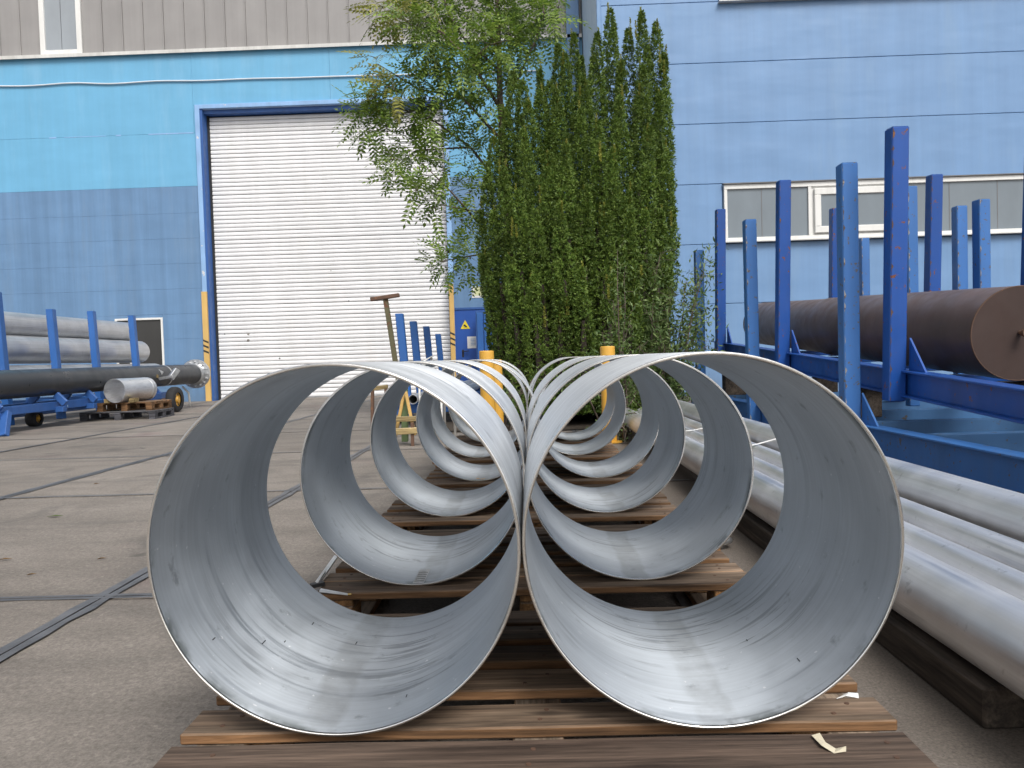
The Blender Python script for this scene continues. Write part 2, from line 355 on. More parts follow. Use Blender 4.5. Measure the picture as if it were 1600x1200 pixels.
    def mesh(s, name, mats, off=Vector((0, 0, 0))):
        me = bpy.data.meshes.new(name)
        me.from_pydata([(x[0] - off[0], x[1] - off[1], x[2] - off[2]) for x in s.v], [], s.f)
        me.polygons.foreach_set('use_smooth', s.sm); me.polygons.foreach_set('material_index', s.mi)
        for m in (mats if isinstance(mats, (list, tuple)) else [mats]): me.materials.append(M[m])
        me.update(); return me
    def build(s, name, mats, parent=None, bevel=0.0, pivot=None):
        off = org(parent) if parent else (Vector(pivot) if pivot is not None else Vector((0, 0, 0)))
        o = bpy.data.objects.new(name, s.mesh(name, mats, off)); COL.objects.link(o)
        if parent: o.parent = parent; ORG[o.name] = off
        elif pivot is not None: o.location = off; ORG[o.name] = off
        if bevel: bev(o, bevel)
        return o
def bev(o, wd, seg=1):
    b = o.modifiers.new('edge', 'BEVEL'); b.width = wd; b.segments = seg; b.limit_method = 'ANGLE'; b.angle_limit = R_(40)
def tag(o, label, cat, group=None):
    o['label'] = label; o['category'] = cat
    if group: o['group'] = group
    return o
def thing(name, label, cat, loc=(0, 0, 0), group=None):
    o = bpy.data.objects.new(name, None); COL.objects.link(o); o.location = loc; o.empty_display_size = 0.1
    ORG[o.name] = Vector(loc); tag(o, label, cat, group); return o
def copy_tree(o, parent=None):
    c = o.copy(); COL.objects.link(c); c.parent = parent
    for ch in o.children: copy_tree(ch, c)
    return c
def npmesh(name, V, F, mat, parent=None, kind=None, smooth=False):
    """V (n,3), F (m,3|4) arrays"""
    off = org(parent) if parent else Vector((0, 0, 0))
    V = V - np.array(off); me = bpy.data.meshes.new(name); k = F.shape[1]
    me.vertices.add(len(V)); me.vertices.foreach_set('co', V.astype(np.float32).ravel())
    me.loops.add(F.size); me.loops.foreach_set('vertex_index', F.astype(np.int32).ravel())
    me.polygons.add(len(F)); me.polygons.foreach_set('loop_start', np.arange(0, F.size, k, dtype=np.int32))
    me.update(calc_edges=True); me.materials.append(M[mat])
    o = bpy.data.objects.new(name, me); COL.objects.link(o)
    if parent: o.parent = parent
    if kind: o['kind'] = kind
    return o

# ------------------------------------------------------------------ ground
b = MB(); b.add([(-300, -300, -0.05), (300, -300, -0.05), (300, 300, -0.05), (-300, 300, -0.05)], [(0, 1, 2, 3)])
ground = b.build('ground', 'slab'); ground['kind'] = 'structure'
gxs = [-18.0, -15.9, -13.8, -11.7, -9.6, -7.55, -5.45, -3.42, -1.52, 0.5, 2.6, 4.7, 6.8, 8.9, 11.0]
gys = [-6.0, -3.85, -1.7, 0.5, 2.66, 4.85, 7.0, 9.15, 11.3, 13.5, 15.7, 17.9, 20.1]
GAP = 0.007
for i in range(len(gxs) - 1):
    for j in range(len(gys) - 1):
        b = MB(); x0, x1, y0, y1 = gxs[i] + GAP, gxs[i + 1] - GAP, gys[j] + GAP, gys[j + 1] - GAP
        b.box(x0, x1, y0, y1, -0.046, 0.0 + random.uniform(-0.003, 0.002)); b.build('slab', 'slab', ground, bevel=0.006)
b = MB(); b.add([(-17.9, -5.9, -0.03), (10.9, -5.9, -0.03), (10.9, 20, -0.03), (-17.9, 20, -0.03)], [(0, 1, 2, 3)])
b.build('joint_filler', 'joint_dark', ground)
def seal(p0, p1, side, wid):
    """one lip of the tar band beside a joint"""
    p0 = Vector(p0); p1 = Vector(p1); d = p1 - p0; L = d.length; d.normalize(); nrm_ = Vector((-d.y, d.x, 0)) * side
    n = max(2, int(L / 0.12)); vs = []
    for k in range(n + 1):
        p = p0 + d * (L * k / n)
        a = 0.0015 + 0.005 * random.random(); o_ = wid * (0.8 + 0.4 * random.random())
        vs += [p + nrm_ * a + Vector((0, 0, 0.0045)), p + nrm_ * o_ + Vector((0, 0, 0.0045))]
    fs = [((2 * k, 2 * k + 2, 2 * k + 3, 2 * k + 1) if side < 0 else (2 * k, 2 * k + 1, 2 * k + 3, 2 * k + 2)) for k in range(n)]
    MB().add(vs, fs).build('joint_seal', 'tar', ground)
for x in gxs[4:10]:
    wd = 0.042 if x > -4 else 0.03
    for sd_ in (1, -1): seal((x, 1.2, 0), (x, 17.8, 0), sd_, wd * (1.0 if sd_ > 0 else 0.85))
for y in gys[3:12]:
    wd = 0.026 if y < 3 else (0.02 if y < 8 else 0.016)
    for sd_ in (1, -1): seal((-13.5, y, 0.0006), (1.0, y, 0.0006), sd_, wd)
b = MB()
n = 28; vs = [(0.55, 10.2, 0.03)]
for k in range(n):
    t = 2 * math.pi * k / n; rr = 1 + 0.06 * math.sin(5 * t) + 0.04 * random.random()
    vs.append((0.55 + 2.3 * rr * math.cos(t), 10.2 + 1.9 * rr * math.sin(t), 0.012))
b.add(vs, [(0, 1 + k, 1 + (k + 1) % n) for k in range(n)], True); so = b.build('soil', 'soil'); so['kind'] = 'structure'

# ------------------------------------------------------------------ left hall
YL = 18.5
hall = thing('workshop_hall', 'large blue clad workshop hall with white roller door and grey upper cladding', 'building', (-6, YL, 0))
def X(u, v, Y): return at(u, v, Y).x
def Z(u, v, Y): return at(u, v, Y).z
DX0 = X(326, 400, YL); DX1 = X(701, 400, YL); DZ = Z(450, 170, YL)
ZB = Z(150, 296, YL); ZL = Z(250, 84, YL); XC = 1.52
WLx = -17.5
MB().box(WLx, DX0 - 0.17, YL + 0.03, YL + 0.3, 0, ZL).box(DX1 + 0.05, XC + 0.3, YL + 0.03, YL + 0.3, 0, ZL).box(DX0 - 0.17, DX1 + 0.05, YL + 0.03, YL + 0.3, DZ + 0.16, ZL).build('wall', 'seam_dark', hall)
WX0, WX1, WZ1, WZ0 = X(183, 505, YL), X(253, 540, YL), Z(230, 500, YL), 0.62      # small dark window by the pipes
def panel(x0, x1, z0, z1, mat, y=YL, t=0.028, nm='wall_panel', gp=0.0025, parent=None):
    MB().box(x0 + gp, x1 - gp, y, y + t, z0 + gp, z1 - gp).build(nm, mat, parent or hall, bevel=0.001)
rows = [0.0, 0.32]; 
while rows[-1] < ZB - 0.7: rows.append(rows[-1] + 0.605)
rows.append(ZB)
cut = [WLx, -16.5, -16.0, WX0 - 0.05, WX1 + 0.05, DX0 - 0.17]
for k in range(len(rows) - 1):
    z0, z1 = rows[k], rows[k + 1]
    if z0 > WZ1 + 0.06 or z1 < WZ0 - 0.05:
        panel(WLx, DX0 - 0.17, z0, z1, 'wall_lower', gp=0.0012); continue
    for i in range(len(cut) - 1):
        if i == 3:
            if z0 > WZ1 + 0.02 or z1 < WZ0 - 0.05: panel(cut[i], cut[i + 1], z0, z1, 'wall_lower')
            elif z0 < WZ1 + 0.04 < z1: panel(cut[i], cut[i + 1], WZ1 + 0.05, z1, 'wall_lower')
        else: panel(cut[i], cut[i + 1], z0, z1, 'wall_lower', gp=0.0012 if k not in (0,) else 0.003)
WDX0, WDX1, WDZ = X(709, 500, YL), X(741, 500, YL), Z(725, 484, YL)      # walk door
for (z0, z1) in ((WDZ + 0.02, WDZ + 0.62), (WDZ + 0.62, WDZ + 1.85), (WDZ + 1.85, ZB)):
    panel(DX1 + 0.10, XC + 0.2, z0, z1, 'wall_lower')
panel(WDX1 + 0.85, XC + 0.2, 0, WDZ + 0.02, 'wall_lower')
ZS = Z(150, 213, YL)
xa = X(300, 130, YL); xb = X(516, 140, YL)
for (x0, x1, z0, z1) in ((WLx, DX0 - 0.17, ZB, ZS), (WLx, xa, ZS, ZL), (xa, DX0 - 0.17, ZS, DZ + 0.16), (xa, xb, DZ + 0.16, ZL), (xb, XC + 0.2, DZ + 0.16, ZL), (DX1 + 0.05, XC + 0.2, ZB, DZ + 0.16)):
    panel(x0, x1, z0, z1, 'wall_upper', gp=0.002)
# scuffed paint line along the seam
for (u0_, u1_, th) in ((77, 88, .03), (100, 165, .012), (181, 189, .03), (232, 303, .028)):
    p0 = at(u0_, 215 - (u0_ - 77) * 0.026, YL); p1 = at(u1_, 215 - (u1_ - 77) * 0.026, YL)
    MB().box(p0.x, p1.x, YL - 0.004, YL + 0.002, ZS - th / 2, ZS + th / 2).build('seam_mark', 'frame_light', hall)
# ledge, cladding
MB().box(WLx, XC + 0.1, YL - 0.10, YL + 0.05, ZL, ZL + 0.05).box(WLx, XC + 0.1, YL - 0.10, YL - 0.085, ZL - 0.03, ZL).build('ledge', 'ledge_white', hall)
MB().box(WLx, XC + 0.3, YL + 0.06, YL + 0.3, ZL + 0.05, 12.2).build('cladding_backing', 'clad_back', hall)
cw = 33.3 * YL / FPX * 0.965
wx0 = X(63, 60, YL); wx1 = X(128, 60, YL); z0c = ZL + 0.055
xx = wx0
while xx > WLx:
    MB().box(xx - cw + 0.012, xx - 0.012, YL + 0.02, YL + 0.05, z0c, 12.1).box(xx - cw - 0.004, xx - cw + 0.014, YL - 0.008, YL + 0.05, z0c, 12.1).build('cladding_panel', 'cladding', hall); xx -= cw
xx = wx1
while xx < XC + 0.1:
    MB().box(xx + 0.012, xx + cw - 0.012, YL + 0.02, YL + 0.05, z0c, 12.1).box(xx + cw - 0.012, xx + cw + 0.008, YL - 0.008, YL + 0.05, z0c, 12.1).build('cladding_panel', 'cladding', hall); xx += cw
wi = MB().box(wx0, wx0 + .12, YL - .03, YL + .06, z0c, 12.1).box(wx1 - .12, wx1, YL - .03, YL + .06, z0c, 12.1).box(wx0 + .12, wx1 - .12, YL - .03, YL + .06, z0c, z0c + .12).build('window', 'white_frame', hall, bevel=.008)
xm = (wx0 + wx1) / 2
MB().box(wx0 + .12, xm - .006, YL + .02, YL + .03, z0c + .12, 12.1).build('pane', 'glass_pale', wi)
MB().box(xm + .006, wx1 - .12, YL + .02, YL + .03, z0c + .12, 12.1).build('pane', 'glass_pale', wi)
# small lower window
wi = MB().box(WX0 - .05, WX0, YL - .02, YL + .06, WZ0, WZ1 + .05).box(WX1, WX1 + .05, YL - .02, YL + .06, WZ0, WZ1 + .05).box(WX0, WX1, YL - .02, YL + .06, WZ1, WZ1 + .05).box(WX0 + .28, WX0 + .36, YL - .02, YL + .06, WZ0, WZ1).build('window', 'white_frame', hall, bevel=.006)
MB().box(WX0, WX0 + .28, YL + .02, YL + .028, WZ0, WZ1).build('pane', 'glass_dark', wi); MB().box(WX0 + .36, WX1, YL + .02, YL + .028, WZ0, WZ1).build('pane', 'glass_dark', wi)
# roller door
fr = MB().box(DX0 - .17, DX0 - .06, YL - .06, YL + .12, 1.98, DZ + .16).box(DX0 - .06, DX1 + .05, YL - .06, YL + .05, DZ + .06, DZ + .16).box(DX1 - .02, DX1 + .10, YL - .03, YL + .12, 0, DZ + .06)
fr.build('door_surround', 'frame_light', hall, bevel=.006)
MB().box(DX0 - .06, DX0, YL - .03, YL + .32, 0, DZ + .06).box(DX0 - .06, DX1, YL + .05, YL + .40, DZ - .03, DZ + .06).build('door_reveal', 'frame_blue', hall)
SHY = YL + 0.27
rd_ = MB().box(DX0, DX0 + .05, SHY - .04, SHY + .1, 0, DZ - .03).box(DX1 - .05, DX1 - .021, SHY - .04, SHY + .1, 0, DZ - .03).box(DX0 + .05, DX1 - .05, SHY + .04, SHY + .06, 0, DZ - .03).build('roller_door', 'dark_gap', hall)
NS = 69; sh = (DZ - 0.08) / NS
prof = [(0.010, 0.003), (-0.006, 0.008), (-0.011, 0.022), (-0.012, 0.05), (-0.011, sh - 0.014), (0.010, sh - 0.004)]
sm_ = MB(); xl = DX1 - DX0 - 0.11
vs = [(xx_, p[0], p[1]) for xx_ in (0, xl) for p in prof]
sm_.add(vs, [(i, 6 + i, 7 + i, 1 + i) for i in range(5)], True)
sme = sm_.mesh('slat', 'shutter_white')
for k in range(NS):
    o = bpy.data.objects.new('slat', sme); COL.objects.link(o); o.parent = rd_; o.location = Vector((DX0 + .055, SHY + random.uniform(-.001, .001), 0.03 + k * sh)) - org(rd_); o.rotation_euler = (random.gauss(0, .035), random.gauss(0, .00025), 0)
MB().box(DX0 + .055, DX1 - .055, SHY - .03, SHY + .03, 0.004, 0.03).build('bottom_rail', 'galv', rd_)
for (u_, v_, r_) in ((351, 522, .018), (388, 522, .03), (388, 532, .035), (545, 470, .015), (517, 423, .014), (437, 560, .02)):
    p = at(u_, v_, SHY - .014); MB().cyl((p.x, SHY - .016, p.z), (p.x, SHY - .0125, p.z), r_ * .7, r_, seg=9).build('dent', 'worn_grey' if r_ > .02 else 'ink', rd_)
# yellow corner guards
for (x0, x1, nm) in ((DX0 - .185, DX0 - .055, 0), (DX1 - .015, DX1 + .10, 1)):
    zt = Z(325, 456, YL)
    gd = MB().box(x0, x1, YL - .09, YL - .062, 0, zt).box(x1 - .03 if nm == 0 else x0, x1 if nm == 0 else x0 + .03, YL - .062, YL + .2 if nm == 0 else YL - .035, 0, zt).build('corner_guard', 'yellow_guard', hall, bevel=.004)
    for k in range(3):
        zz_ = Z(325, 553, YL) + k * 0.125
        q = [(x0 - .001, YL - .092, zz_ + .06), (x1 + .001, YL - .092, zz_), (x1 + .001, YL - .092, zz_ + .045), (x0 - .001, YL - .092, zz_ + .105)]
        MB().add(q, [(0, 1, 2, 3)]).build('stripe', 'black_paint', gd)
# walk door
wd = MB().box(WDX0, WDX1 + .3, YL - .01, YL + .03, 0.02, WDZ).build('door', 'door_blue', hall, bevel=.006)
MB().box(WDX0 - .05, WDX0, YL - .03, YL + .05, 0, WDZ + .05).box(WDX0, WDX1 + .8, YL - .03, YL + .05, WDZ, WDZ + .05).build('door_frame', 'frame_blue', hall)
hx = X(724, 549, YL); hz = Z(724, 549, YL)
MB().box(hx - .03, hx + .015, YL - .02, YL - .01, hz - .14, hz + .04).bar((hx - .008, YL - .07, hz), (hx + .14, YL - .07, hz + .005), .022, .022).bar((hx - .008, YL - .07, hz), (hx - .008, YL - .01, hz), .022, .022, up=(1, 0, 0)).build('handle', 'black_paint', wd, bevel=.004)
# cable
pts = []
for k in range(60):
    t = k / 59; u_ = -20 + 860 * t; v_ = 134.5 - 16 * (u_ / 560) + 1.8 * math.sin(u_ / 23) * math.exp(-abs(u_ - 130) / 160)
    p = at(u_, v_, YL - 0.03); pts.append((p.x, YL - 0.03, p.z))
MB().tube(pts, 0.018, 6).build('cable', 'cable', hall)
# pilaster, downpipe at inner corner
px = X(893, 60, YL)
MB().box(px - .12, px + .18, YL - .10, YL - .002, 0, 12).build('pilaster', 'wall_right', hall, bevel=.01)
MB().tube([(px + .30, YL - .22, 0), (px + .30, YL - .22, 7.0), (px + .26, YL - .22, 12)], .065, 12).build('downpipe', 'downpipe_dark', hall)

# signs by the walk door
sx, sz = X(727, 508, YL), Z(727, 508, YL)
s = thing('warning_sign', 'yellow triangular warning sign with black hand symbol on blue door', 'sign', (sx, YL - .016, sz - .1))
a = .115
MB().add([(sx - a, YL - .016, sz - .09), (sx + a, YL - .016, sz - .09), (sx, YL - .016, sz + .12), (sx - a, YL - .011, sz - .09), (sx + a, YL - .011, sz - .09), (sx, YL - .011, sz + .12)], [(0, 1, 2), (5, 4, 3), (0, 3, 4, 1), (1, 4, 5, 2), (2, 5, 3, 0)]).build('plate', 'sign_yellow', s)
k = MB(); yk = YL - .0185
k.add([(sx - .045, yk, sz + .005), (sx - .02, yk, sz + .02), (sx + .04, yk, sz - .03), (sx + .05, yk, sz - .055), (sx + .02, yk, sz - .055), (sx - .04, yk, sz - .015)], [(0, 5, 4, 3, 2, 1)])
for q in range(3): k.bar((sx - .03 + q * .022, yk, sz - .02 - q * .012), (sx - .042 + q * .022, yk, sz - .052 - q * .006), .009, .001, up=(0, 1, 0))
k.build('hand_symbol', 'ink', s)
p0, p1 = at(730, 526, YL), at(743, 544, YL)
s = thing('paper_notice', 'white paper notice with blue print taped to the blue door', 'notice', (p0.x, YL - .015, p1.z))
MB().box(p0.x, p1.x + .03, YL - .014, YL - .011, p1.z, p0.z).build('sheet', 'paper', s)
for q in range(5): MB().box(p0.x + .08, p1.x + .01, YL - .0165, YL - .0145, p0.z - .07 - q * .035, p0.z - .055 - q * .035).build('print_line', 'print_blue', s)
p0, p1 = at(737, 449, YL), at(753, 465, YL)
s = thing('wall_sign', 'pale yellow and white sign on blue wall above the walk door', 'sign', (p0.x, YL - .012, p1.z))
MB().box(p0.x, p1.x + .1, YL - .012, YL - .002, p1.z, p0.z + .02).build('plate', 'paper', s); MB().box(p0.x + .06, p1.x + .07, YL - .015, YL - .0125, p1.z + .05, p0.z - .01).build('printed_panel', 'sign_pale', s)
# ribbed blue steel cabinet right of the door
cx0, cx1, cz = X(743, 500, 17.6), X(800, 500, 17.6), Z(760, 485, 17.6)
s = thing('steel_cabinet', 'tall ribbed blue steel cabinet standing right of the walk door', 'cabinet', ((cx0 + cx1) / 2, 17.8, 0))
MB().box(cx0, cx1, 17.62, 18.3, 0.05, cz).box(cx0 + .05, cx1 - .05, 17.7, 18.2, 0, .05).build('body', 'frame_blue', s, bevel=.01)
for q in range(5):
    xq = cx0 + .02 + q * (cx1 - cx0 - .04) / 5
    MB().box(xq + .012, xq + (cx1 - cx0 - .04) / 5 - .012, 17.585, 17.62, .1, cz - .05).build('rib_panel', 'post_far', s, bevel=.006)

# ------------------------------------------------------------------ right hall
YR = 14.7
hr = thing('warehouse_hall', 'pale blue warehouse hall with long horizontal panels and white window strips', 'building', (6, YR, 0))
MB().box(XC, 14, YR + .03, YR + .3, 0, 11).box(XC + .03, XC + .3, YR + .3, YL, 0, 11).build('wall', 'seam_dark', hr)
MB().box(XC - .005, XC + .03, YR + .03, YL - .01, 0, 11).build('side_wall', 'wall_side', hr)
MB().box(XC - .03, XC + .05, YR - .025, YR + .03, 0, 11).build('corner_trim', 'wall_right', hr, bevel=.006)
zr = [0, 0.60] + [0.60 + 1.13 * k for k in range(1, 10)]
WR0 = X(1131, 335, YR); wz0, wz1 = zr[3] + 0.03, zr[4]
uz0, uz1 = zr[7] - 0.02, zr[8]
for k in range(len(zr) - 1):
    for (x0, x1) in (((XC + .05, WR0 - .02),) if k in (3, 7) else ((XC + .05, 14),)):
        MB().box(x0 + (.0 if x0 < 3 else -.006 if k not in (3, 7) else .0), x1 - .006, YR, YR + .03, zr[k] + .004, zr[k + 1] - .004).build('wall_panel', 'wall_right', hr, bevel=.006)
def strip(z0, z1, units, nm='window_strip'):
    """units: list of (x0, x1, kind, [mullions])"""
    x0 = units[0][0]; x1 = units[-1][1]
    ws = MB().box(x0, x1, YR - .05, YR + .02, z0, z0 + .07).box(x0, x1, YR - .05, YR + .02, z1 - .09, z1).build(nm, 'white_frame', hr, bevel=.006)
    MB().box(x0 - .03, x1, YR - .11, YR, z0 - .022, z0 - .002).build('sill', 'ledge_white', ws); MB().box(x0 - .02, x1, YR - .085, YR, z1 + .002, z1 + .02).build('drip_cap', 'clad_back', ws)
    for (a0, a1, kd, ml) in units:
        zi0, zi1 = z0 + .07, z1 - .09
        MB().box(a0, a0 + .06, YR - .048, YR + .02, zi0, zi1).build('jamb', 'white_frame', ws, bevel=.005)
        i0, i1 = a0 + .06, a1
        if kd:
            f = .12
            for (q0, q1, r0_, r1_) in ((i0 + .05, i1 - .05, zi0 + .04, zi0 + .04 + f), (i0 + .05, i1 - .05, zi1 - .04 - f, zi1 - .04), (i0 + .05, i0 + .05 + f, zi0 + .04 + f, zi1 - .04 - f), (i1 - .05 - f, i1 - .05, zi0 + .04 + f, zi1 - .04 - f)):
                MB().box(q0, q1, YR - .075, YR - .02, r0_, r1_).build('sash', 'white_frame', ws, bevel=.008)
            MB().box(i0, i1, YR - .012, YR - .004, zi0, zi1).build('rebate', 'white_frame', ws)
            i0 += .05 + f; i1 -= .05 + f; zi0 += .04 + f; zi1 -= .04 + f
            yp = YR - .045
        else: yp = YR - .012
        ed = [i0] + ml + [i1]
        for q in range(len(ed) - 1): MB().box(ed[q] + (.006 if q else 0), ed[q + 1] - (.006 if q < len(ed) - 2 else 0), yp, yp + .008, zi0, zi1).build('pane', 'glass_grey', ws)
        for q in ml: MB().box(q - .006, q + .006, yp - .004, yp + .006, zi0, zi1).build('glazing_bead', 'clad_back', ws)
xu = lambda u_: X(u_, 335, YR)
strip(wz0, wz1 - .03, [(WR0, xu(1262), 0, [xu(1190)]), (xu(1262), xu(1404), 1, [xu(1333)]), (xu(1404), xu(1600) + 1.3, 0, [xu(1483), xu(1558)])])
xv = lambda u_: X(u_, 5, YR)
strip(uz0, uz1, [(WR0, xv(1268), 0, []), (xv(1268), xv(1490), 1, []), (xv(1490), xv(1720), 0, [])])

# ------------------------------------------------------------------ pallets
ZP = 0.156
def make_pallet(front=False):
    t = thing('pallet', 'x', 'pallet', (0, 0, 0), 'pallets carrying the steel rings')
    if front: ys = [(0.0, .118), (.160, .252), (.312, .412), (.455, .545), (.580, .672), (.690, .785)]
    else: ys = [(0.0, .115), (.125, .215), (.265, .365), (.405, .50), (.54, .635), (.665, .785)]
    for i, (a, c_) in enumerate(ys):
        e0 = -.632 + random.uniform(-.008, .008); e1 = .618 + random.uniform(-.006, .006)
        bb = MB(); n = 9; zt = ZP; zb_ = ZP - .0215
        # slightly wavy sawn board
        vs = []
        for k in range(n):
            x_ = e0 + (e1 - e0) * k / (n - 1); w1, w2 = random.uniform(-.002, .002), random.uniform(-.002, .002); h = random.uniform(-.0012, .0)
            vs += [(x_, a + w1, zb_), (x_, c_ + w2, zb_), (x_, c_ + w2, zt + h), (x_, a + w1, zt + h)]
        fs = [(0, 1, 2, 3), tuple((n - 1) * 4 + q for q in (3, 2, 1, 0))]
        for k in range(n - 1):
            p = 4 * k
            for q in range(4): fs.append((p + q, p + 4 + q, p + 4 + (q + 1) % 4, p + (q + 1) % 4))
        bb.add(vs, fs); bo = bb.build('deck_board', 'wood_front' if (front and i == 0) else 'wood_deck', t, bevel=.003)
        for sx_ in (-.56, 0.0, .545):
            for q in (.3, .7):
                nx, ny = sx_ + random.uniform(-.025, .025), a + (c_ - a) * q
                no = bpy.data.objects.new('nail', NAIL); COL.objects.link(no); no.parent = bo; no.location = (nx, ny, ZP - .0006)
    for sx_ in (-.562, 0, .548):
        MB().box(sx_ - .045, sx_ + .045, .012, .775, ZP - .0435, ZP - .0222).build('stringer', 'wood_y', t, bevel=.003)
        for yb in (.06, .39, .72): MB().box(sx_ - .046, sx_ + .046, yb - .05, yb + .05, .0225, ZP - .0440).build('block', 'wood_y', t, bevel=.004)
        MB().box(sx_ - .047, sx_ + .047, .008, .78, .0, .022).build('runner', 'wood_y', t, bevel=.003)
    return t
NAIL = MB().cyl((0, 0, -.004), (0, 0, .0012), .0045, seg=8).mesh('nail', 'rust')
p_front = make_pallet(True); p_front.location = (0, 1.165, 0)
p_front['label'] = 'nearest weathered pallet under the front pair of steel rings'
proto = make_pallet(False)
plist = [(2.135, 0.004, 'second pallet from the front, with a caliper lying on its left end'), (3.075, -.006, 'third wooden pallet from the front in the row under the rings'),
         (3.985, .045, 'fourth wooden pallet from the front in the row under the rings'), (4.93, -.01, 'fifth wooden pallet from the front in the row under the rings'),
         (5.82, .0, 'rearmost wooden pallet of the row under the rings')]
for i, (y_, x_, lb) in enumerate(plist):
    o = proto if i == 0 else copy_tree(proto)
    o.location = (x_, y_, 0); o.rotation_euler.z = R_(random.uniform(-.5, .5)); o['label'] = lb

# ------------------------------------------------------------------ steel rings
RO = 0.3235; TH = 0.0062; LEN = 0.60
def ring_meshes():
    seg = 160
    s = MB(); ye = (0.004, .02, .3, LEN - .02, LEN - .004)
    # shell: outer (mat 1), inner (mat 0)
    for (r, mi_, flip) in ((RO, 1, False), (RO - TH, 0, True)):
        vs = [(r * math.sin(2 * math.pi * k / seg), y_, RO - r * math.cos(2 * math.pi * k / seg)) for y_ in ye for k in range(seg)]
        fs = []
        for j in range(len(ye) - 1):
            for k in range(seg):
                q = (j * seg + k, j * seg + (k + 1) % seg, (j + 1) * seg + (k + 1) % seg, (j + 1) * seg + k)
                fs.append(q if not flip else q[::-1])
        s.add(vs, fs, True, mi_)
    sh_ = s.mesh('shell', ['ring_inner', 'ring_outer'])
    rim = MB(); pr = [(RO - TH, .004), (RO - TH + .0008, .0008), (RO - TH + .0022, 0.0), (RO - .0022, 0.0), (RO - .0006, .0012), (RO, .004)]
    for fl in (0, 1):
        q_ = [(r, y_ if not fl else LEN - y_) for r, y_ in pr]
        r_ = MB()
        vs = [(r * math.sin(2 * math.pi * k / seg), y_, RO - r * math.cos(2 * math.pi * k / seg)) for (r, y_) in q_ for k in range(seg)]
        fs = []
        for j in range(len(pr) - 1):
            for k in range(seg):
                f_ = (j * seg + k, (j + 1) * seg + k, (j + 1) * seg + (k + 1) % seg, j * seg + (k + 1) % seg)
                fs.append(f_ if not fl else f_[::-1])
        r_.add(vs, fs, False)
        yield r_.mesh('rim', 'rim_bright')
    yield sh_
rimF, rimB, shellM = list(ring_meshes())
spec = [(-.344, 1.300, 'nearest steel ring of the left row, streaked grey inside'), (.305, 1.300, 'nearest steel ring of the right row, smooth grey inside'),
        (-.340, 2.18, 'second steel ring of the left row, with a chevron mark inside'), (.310, 2.18, 'second steel ring from the front in the right row'),
        (-.335, 3.14, 'third steel ring from the front in the left row'), (.314, 3.14, 'third steel ring from the front in the right row'),
        (-.277, 4.05, 'fourth steel ring from the front in the left row'), (.367, 4.05, 'fourth steel ring from the front in the right row'),
        (-.333, 5.02, 'fifth steel ring from the front in the left row'), (.312, 5.02, 'fifth steel ring from the front in the right row'),
        (-.300, 5.89, 'rearmost steel ring of the left row'), (.345, 5.89, 'rearmost steel ring of the right row')]
RINGS = []
for i, (x_, y_, lb) in enumerate(spec):
    t = thing('steel_ring', lb, 'steel ring', (x_, y_, ZP), 'large steel rings in two rows on pallets')
    for nm, me in (('shell', shellM), ('rim', rimF), ('rim', rimB)):
        o = bpy.data.objects.new(nm, me); COL.objects.link(o); o.parent = t
    t.rotation_euler.z = R_(random.uniform(-.25, .25)); RINGS.append(t)
def patch(ring, name, mat, a0, a1, y0, y1, lift=.0012, n=10, skew=0.0):
    r = RO - TH - lift; vs = []
    for k in range(n + 1):
        t = a0 + (a1 - a0) * k / n; d = skew * k / n
        for y_ in (y0 + d, y1 + d): vs.append((r * math.sin(t), y_, RO - r * math.cos(t)))
    return MB().add(vs, [(2 * k, 2 * k + 1, 2 * k + 3, 2 * k + 2) for k in range(n)], True).build(name, mat, ring)
ORG.update({r.name: Vector((0, 0, 0)) for r in RINGS})
# ink ticks inside the two nearest rings
for rg_, lst in ((RINGS[0], [(-.95, .10), (-.62, .28), (-.72, .22), (-.55, .42), (-.20, .40), (.32, .10)]), (RINGS[1], [(.45, .30), (.62, .12)])):
    for (a_, y_) in lst:
        patch(rg_, 'ink_tick', 'ink', a_, a_ + .006, y_, y_ + random.uniform(.008, .022), .0008, 1)
# chevron mark in second left ring
mk = patch(RINGS[2], 'chevron_tape', 'galv', -.03, .075, .006, .15, .001, 8)
for k in range(5):
    y_ = .018 + k * .022
    patch(mk, 'chevron', 'ink', -.022, .022, y_ + .004, y_ + .008, .0016, 4, .006); patch(mk, 'chevron', 'ink', .022, .066, y_ + .010, y_ + .014, .0016, 4, -.006)
patch(RINGS[6], 'yellow_mark', 'yellow', -.05, .0, .05, .07, .001, 3); patch(RINGS[6], 'yellow_mark', 'yellow', .03, .10, .03, .045, .001, 3)

# tape scraps on the front pallet
def scrap(name, lb, pts, z, mat='tape'):
    vs = []; n = len(pts)
    for i, (x_, y_) in enumerate(pts): vs.append((x_, y_, z + .0035 + .0035 * math.sin(i * 2.1)))
    m_ = n // 2
    fs = [(i, i + 1, n - 2 - i, n - 1 - i) for i in range(m_ - 1)]
    o = MB().add(vs, fs).build(name, mat, pivot=(pts[0][0], pts[0][1], z)); sl = o.modifiers.new('thick', 'SOLIDIFY'); sl.thickness = .0008
    tag(o, lb, 'tape'); return o
def gp(u_, v_): 
    d = fwd + cr * ((u_ - 800) / FPX) - cu * ((v_ - 600) / FPX); return CP + d * ((ZP - CAM_H) / d.z)
q = [gp(1268, 1152), gp(1283, 1170), gp(1303, 1177), gp(1322, 1177), gp(1322, 1172), gp(1306, 1170), gp(1290, 1163), gp(1281, 1151)]
scrap('tape_scrap', 'torn yellowed strip of tape on the nearest pallet board', [(p.x, p.y) for p in q], ZP)
q = [gp(1307, 1094), gp(1322, 1092), gp(1342, 1091), gp(1341, 1086), gp(1326, 1087), gp(1316, 1090)]
